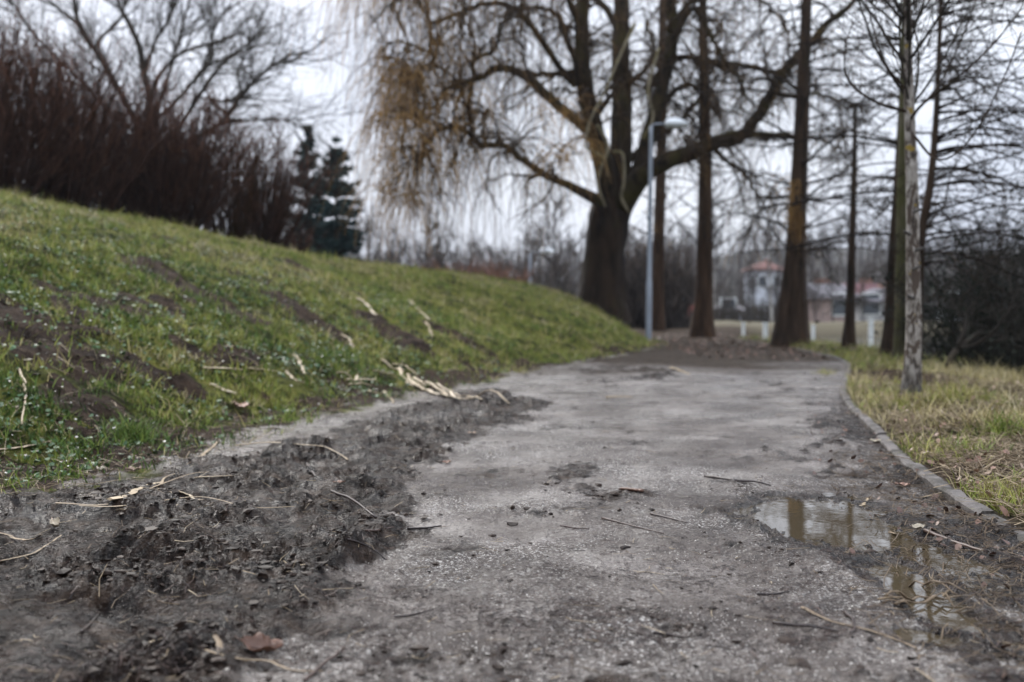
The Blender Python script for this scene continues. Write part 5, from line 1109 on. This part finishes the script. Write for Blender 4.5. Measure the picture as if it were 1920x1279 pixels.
stick('stick', 'long thin dark stick lying crosswise just above the puddle', 'stick', [(1322, 895), (1352, 901), (1385, 904), (1415, 907), (1445, 912)], 6, tint=.25)
stick('bark_chip', 'short chunky rust brown piece of wood left of the long stick, mid path', 'bark', [(1163, 919), (1185, 921), (1205, 925)], 11, M_DLEAF, .08, .6, taper_=.8)
stick('stick', 'straight dark stick in front of the puddle, left of the curved twig', 'stick', [(1450, 1172), (1490, 1178), (1530, 1179), (1572, 1186)], 6, tint=.2)
reed('long flat brown reed running diagonally below the puddle', [(1505, 1143), (1560, 1168), (1640, 1190), (1720, 1218)], 11, .25)
stick('twig', 'small curved twig standing beside the diagonal brown reed', 'twig', [(1583, 1150), (1598, 1165), (1602, 1182), (1594, 1196)], 6, tint=.45)
stick('twig', 'short dark twig left of the puddle, in the open path', 'twig', [(1420, 1116), (1450, 1119), (1482, 1112)], 5, tint=.2)
stick('twig', 'very thin straight twig on the middle of the path, longest there', 'twig', [(1128, 975), (1180, 988), (1245, 1003)], 3.5, tint=.7)
stick('twig', 'thin twig with bent end, right above the longest thin one', 'twig', [(1220, 965), (1250, 974), (1290, 984)], 3.5, tint=.5)
stick('stick', 'long dark bent stick lying along the churned mud', 'stick', [(575, 862), (588, 893), (620, 918), (655, 942), (705, 973)], 7, tint=.4)
stick('twig', 'thin dark twig running from the churned mud to the pale path', 'twig', [(652, 1022), (690, 1036), (726, 1051)], 4, tint=.2)
stick('twig', 'short brown twig just below the long bent stick', 'twig', [(686, 995), (712, 1000), (738, 998)], 5, tint=.7)
stick('twig', 'dark twig with hooked end on the path, right of the short brown twig', 'twig', [(765, 998), (800, 994), (828, 988)], 5, tint=.15)
stick('twig', 'faint grey twig in the middle of the path, left of the very thin straight one', 'twig', [(1050, 989), (1080, 991), (1104, 995)], 3.5, tint=.6)
stick('twig', 'dark twig lying on the path, near the bottom and left of the puddle reeds', 'twig', [(1225, 1194), (1250, 1196), (1292, 1200)], 5, tint=.3)
stick('twig', 'upright looking twig at the bottom middle of the path', 'twig', [(1240, 1200), (1252, 1225), (1262, 1250)], 4, tint=.3)
stick('twig', 'dark twig with knobs crossing the path low in the middle', 'twig', [(740, 1158), (775, 1156), (812, 1146)], 4, tint=.3)
stick('stick', 'brown stick reaching in from the bottom edge, right of the curled leaf', 'stick', [(570, 1279), (605, 1250), (645, 1222)], 7, tint=.8)
stick('twig', 'dark twig pressed in the mud left of the curled leaf', 'twig', [(290, 1218), (310, 1205), (332, 1188)], 4.5, tint=.1)
stick('twig', 'short dark twig in the darkest mud near the corner', 'twig', [(152, 1195), (168, 1176), (184, 1157)], 4.5, tint=.3)
reed('pale thick reed stem entering from the picture edge on the grass', [(-20, 848), (30, 842), (70, 836), (96, 830)], 10, .85)
reed('short pale reed lying at a slant on the mud below the grass', [(370, 863), (388, 847), (408, 832)], 9, .6)
reed('long bowed reed arching over the top of the churned mud', [(435, 835), (500, 839), (560, 842), (610, 846), (652, 864)], 7, .6)
reed('thick split pale reed on the mud, broadest of all', [(207, 948), (235, 930), (262, 915), (300, 904)], 15, .85)
reed('thin pale reed crossing just above the thick split one', [(290, 918), (305, 908), (325, 894)], 7, .6)
reed('long thin brown reed running behind the thick split one', [(105, 962), (210, 939), (300, 912), (365, 897), (432, 884)], 6, .45)
reed('long straight reed crossing the mud below the thick split one', [(148, 967), (230, 950), (370, 943), (470, 945), (552, 957)], 5, .6)
reed('short pale reed with bent tip, in the middle of the long crossing reeds', [(333, 927), (355, 936), (380, 943)], 7, .9)
reed('pale reed lying flat near the top of the mud, beside the bent tip one', [(360, 897), (400, 896), (440, 897)], 6, .7)
reed('curved yellowish reed at the picture edge on the mud', [(-10, 1002), (25, 1010), (78, 1010)], 8, .55)
reed('bent reed with a kink near the folded leaf at the edge', [(-10, 1054), (50, 1050), (85, 1028), (116, 1008)], 6, .6)
reed('curved brown reed stalk at the bottom, thickest at its upper end', [(405, 1205), (420, 1225), (450, 1243), (500, 1257), (550, 1262), (605, 1260)], 11, .3)
reed('pale pointed reed across the bottom cluster', [(385, 1240), (450, 1242), (530, 1240)], 9, .55)
leaf('large brown curled leaf at the bottom of the picture', 490, 1228, 90, 44, -.3, .12, .6)
leaf('small pinkish leaf tip behind the large curled leaf', 510, 1215, 40, 20, .5, .5, .4)
leaf('folded pale leaf standing on edge on the mud at the far left', 104, 994, 40, 18, -.9, .9, .7)
leaf('big pinkish brown oval leaf lying on the grass edge', 446, 766, 48, 26, -.35, .62, .25)
stick('wood_chip', 'pale flat wood chip right above the big oval leaf', 'wood', [(396, 727), (418, 733), (442, 741)], 13, M_STRAW, 1.0, .4, taper_=.8)
reed('broad pale reed lying level in the grass, above the wood chip', [(379, 693), (410, 695), (452, 698)], 12, .95)
reed('thinner pale reed end to end with the broad level one', [(462, 695), (500, 696), (525, 699)], 8, .8)
reed('upright slanting pale reed right of the level pair', [(553, 667), (562, 685), (573, 706)], 8, .95)
reed('pale reed pointing down to the path, below the slanting one', [(536, 698), (552, 711), (572, 722)], 7, .8)
reed('pale reed in the grass left of the wood chip', [(289, 739), (312, 749), (336, 758)], 8, .85)
stick('stalk', 'thin bowed pale stalk standing in the grass near the picture edge', 'stalk', [(33, 690), (47, 730), (46, 765), (40, 800)], 6, M_STRAW, .8)
reed('pale reed high on the bank, left of two', [(670, 560), (688, 577), (706, 592)], 9, .95)
reed('pale reed high on the bank, right of two', [(768, 567), (787, 583), (806, 600)], 9, .9)
reed('small pale reed piece below the right hand bank reed', [(798, 608), (806, 620), (815, 632)], 7, .8)
reed('pale short reed halfway down the bank under the left hand bank reed', [(640, 628), (655, 640), (662, 655)], 7, .7)
reed('narrow reed on the grass edge near the heap', [(720, 735), (728, 745), (737, 757)], 7, .8)
reed('pale chip like reed alone on the far path', [(1140, 746), (1162, 746), (1186, 745)], 8, .85)
reed('pale reed alone on the far path, farthest out', [(1258, 690), (1275, 697), (1294, 703)], 8, .8)
reed('pale straw poking out of the puddle top', [(1600, 957), (1612, 950), (1628, 938)], 7, .8)
reed('flat brown reed pair piece lying in the puddle', [(1626, 984), (1650, 994), (1680, 1012)], 12, .3)
reed('thin brown reed resting against the flat one in the puddle', [(1650, 980), (1668, 996), (1682, 1008)], 6, .5)
reed('long pale reed lying across the verge beside the kerb', [(1760, 868), (1800, 885), (1850, 905), (1925, 935)], 11, .75)
reed('thin pale reed on the verge above the long one', [(1800, 845), (1850, 858), (1915, 868)], 7, .9)
reed('broad pale reed low on the verge near the edge of the picture', [(1820, 905), (1870, 922), (1925, 945)], 10, .9)
reed('short white reed on the verge beside the bright tuft', [(1885, 780), (1905, 784), (1925, 790)], 7, 1.0)
stick('twig', 'dark twig bridging the verge and the kerb by the long pale reed', 'twig', [(1800, 910), (1850, 905), (1920, 897)], 5, tint=.5)
stick('twig', 'brown stick leaning on the kerb beside the puddle', 'twig', [(1735, 1000), (1790, 1018), (1850, 1035)], 8, tint=.8)
leaf('pale leaf lying by the kerb where it bends', 1642, 830, 22, 12, .3, .95)
leaf('beige leaf on the mud between puddle and kerb', 1722, 1000, 32, 16, .5, .95, .5)
leaf('pinkish leaf on the path edge, above the puddle', 1692, 914, 26, 14, -.2, .65, .3)
leaf('bright orange leaf scrap in the churned mud', 636, 914, 22, 12, .2, .42, .2)
leaf('small orange leaf where the mud meets the pale path', 838, 872, 20, 11, .8, .5, .2)
leaf('tiny pink leaf far up on the path', 886, 814, 16, 10, .1, .75, .2)
leaf('pale leaf at the edge of grass and mud, below the tuft', 252, 884, 26, 13, .7, .75, .4)
leaf('whitish leaf hanging on the edge of the turf', 190, 884, 18, 14, 1.2, 1.0, .5)
leaf('pale leaf in the grass near the bowed stalk', 48, 680, 22, 9, .2, 1.0, .2)
leaf('yellow leaf deep in the grass near the edge of the picture', 32, 769, 16, 9, .3, .9, .3)
leaf('small orange leaf on the grass, right of the daisies', 430, 654, 22, 10, -.6, .7, .3)
# reed heap on the grass edge: a pile made of single stems
def heap(name, label, cat, specs, mat):
    pts = [GH(u, v) for u, v, *_ in specs]; o0 = np.array(pts[0]); t = empty(name, tuple(o0), label, cat)
    rng = np.random.default_rng(12)
    for k, (u, v, u1, v1, w, ti) in enumerate(specs):
        A_, B_ = np.array(GH(u, v)), np.array(GH(u1, v1)); d0 = np.linalg.norm(A_); r = w / 2 * d0 * MPP
        P = np.linspace(0, 1, 8)[:, None] * (B_ - A_) + A_; P[:, :2] += np.cumsum(rng.normal(0, r * .4, (8, 2)), 0); P[:, 2] = H(P[:, 0], P[:, 1]) + .006 + r * .4 + .012 * (k % 4) * np.sin(np.linspace(0, np.pi, 8))
        a = Acc(P[0]); a.tubes(P, r * np.linspace(1, .6, 8) * rng.uniform(.8, 1.2, 8), 6, ti, .4); o = obj('stem', a.mesh('stem', [mat]), t); o.location = P[0] - o0
heap('reed_heap', 'heap of broken pale reeds where the grass meets the path', 'reeds', [(712, 680, 760, 703, 8, .9), (750, 697, 800, 735, 9, .8), (765, 705, 785, 735, 7, .7), (775, 712, 835, 742, 9, .85), (800, 735, 852, 747, 10, .95), (830, 742, 900, 750, 8, .9), (880, 747, 960, 762, 7, .85), (735, 688, 790, 712, 7, .8),
     (760, 720, 790, 728, 8, .85), (790, 722, 845, 738, 9, .95), (845, 740, 855, 750, 8, 1), (700, 700, 745, 712, 6, .7), (815, 728, 870, 745, 6, .8)], M_STRAW)
heap('reed_scraps', 'few broken pale reeds left of the heap on the trodden grass', 'reeds', [(650, 718, 672, 712, 9, .9), (676, 720, 702, 713, 10, 1), (655, 726, 690, 728, 7, .8), (630, 706, 660, 716, 6, .8), (690, 735, 720, 742, 6, .75)], M_STRAW)
heap('dead_reed_bunch', 'dark bunch of dead reed leaves stranded at the near end of the puddle', 'reeds', [(1648, 1134, 1782, 1121, 8, .35), (1660, 1128, 1740, 1122, 9, .15), (1680, 1142, 1800, 1136, 10, .12), (1700, 1118, 1810, 1128, 8, .1), (1730, 1148, 1830, 1145, 9, .15), (1655, 1140, 1700, 1143, 7, .1),
     (1720, 1105, 1800, 1118, 5, .2), (1740, 1136, 1800, 1152, 7, .22), (1690, 1132, 1760, 1140, 8, .05)], M_STRAW)

# ------------------------------------------------------------------ air
def haze():
    a = Acc(); x0, x1, y0, y1, z0, z1 = -700, 700, -6, 780, -3, 45
    a.add(np.array([(x, y, z) for x in (x0, x1) for y in (y0, y1) for z in (z0, z1)]), [(0, 1, 3, 2), (4, 6, 7, 5), (0, 4, 5, 1), (2, 3, 7, 6), (0, 2, 6, 4), (1, 5, 7, 3)])
    m = bpy.data.materials.new('air'); m.use_nodes = True; nt = m.node_tree; nt.nodes.clear(); o = nt.nodes.new('ShaderNodeOutputMaterial'); v = nt.nodes.new('ShaderNodeVolumePrincipled')
    v.inputs['Density'].default_value = .0004; v.inputs['Color'].default_value = (.88, .92, 1.0, 1); nt.links.new(v.outputs[0], o.inputs['Volume'])
    ob = obj('haze', a.mesh('haze', [m], False)); ob['kind'] = 'stuff'
haze()
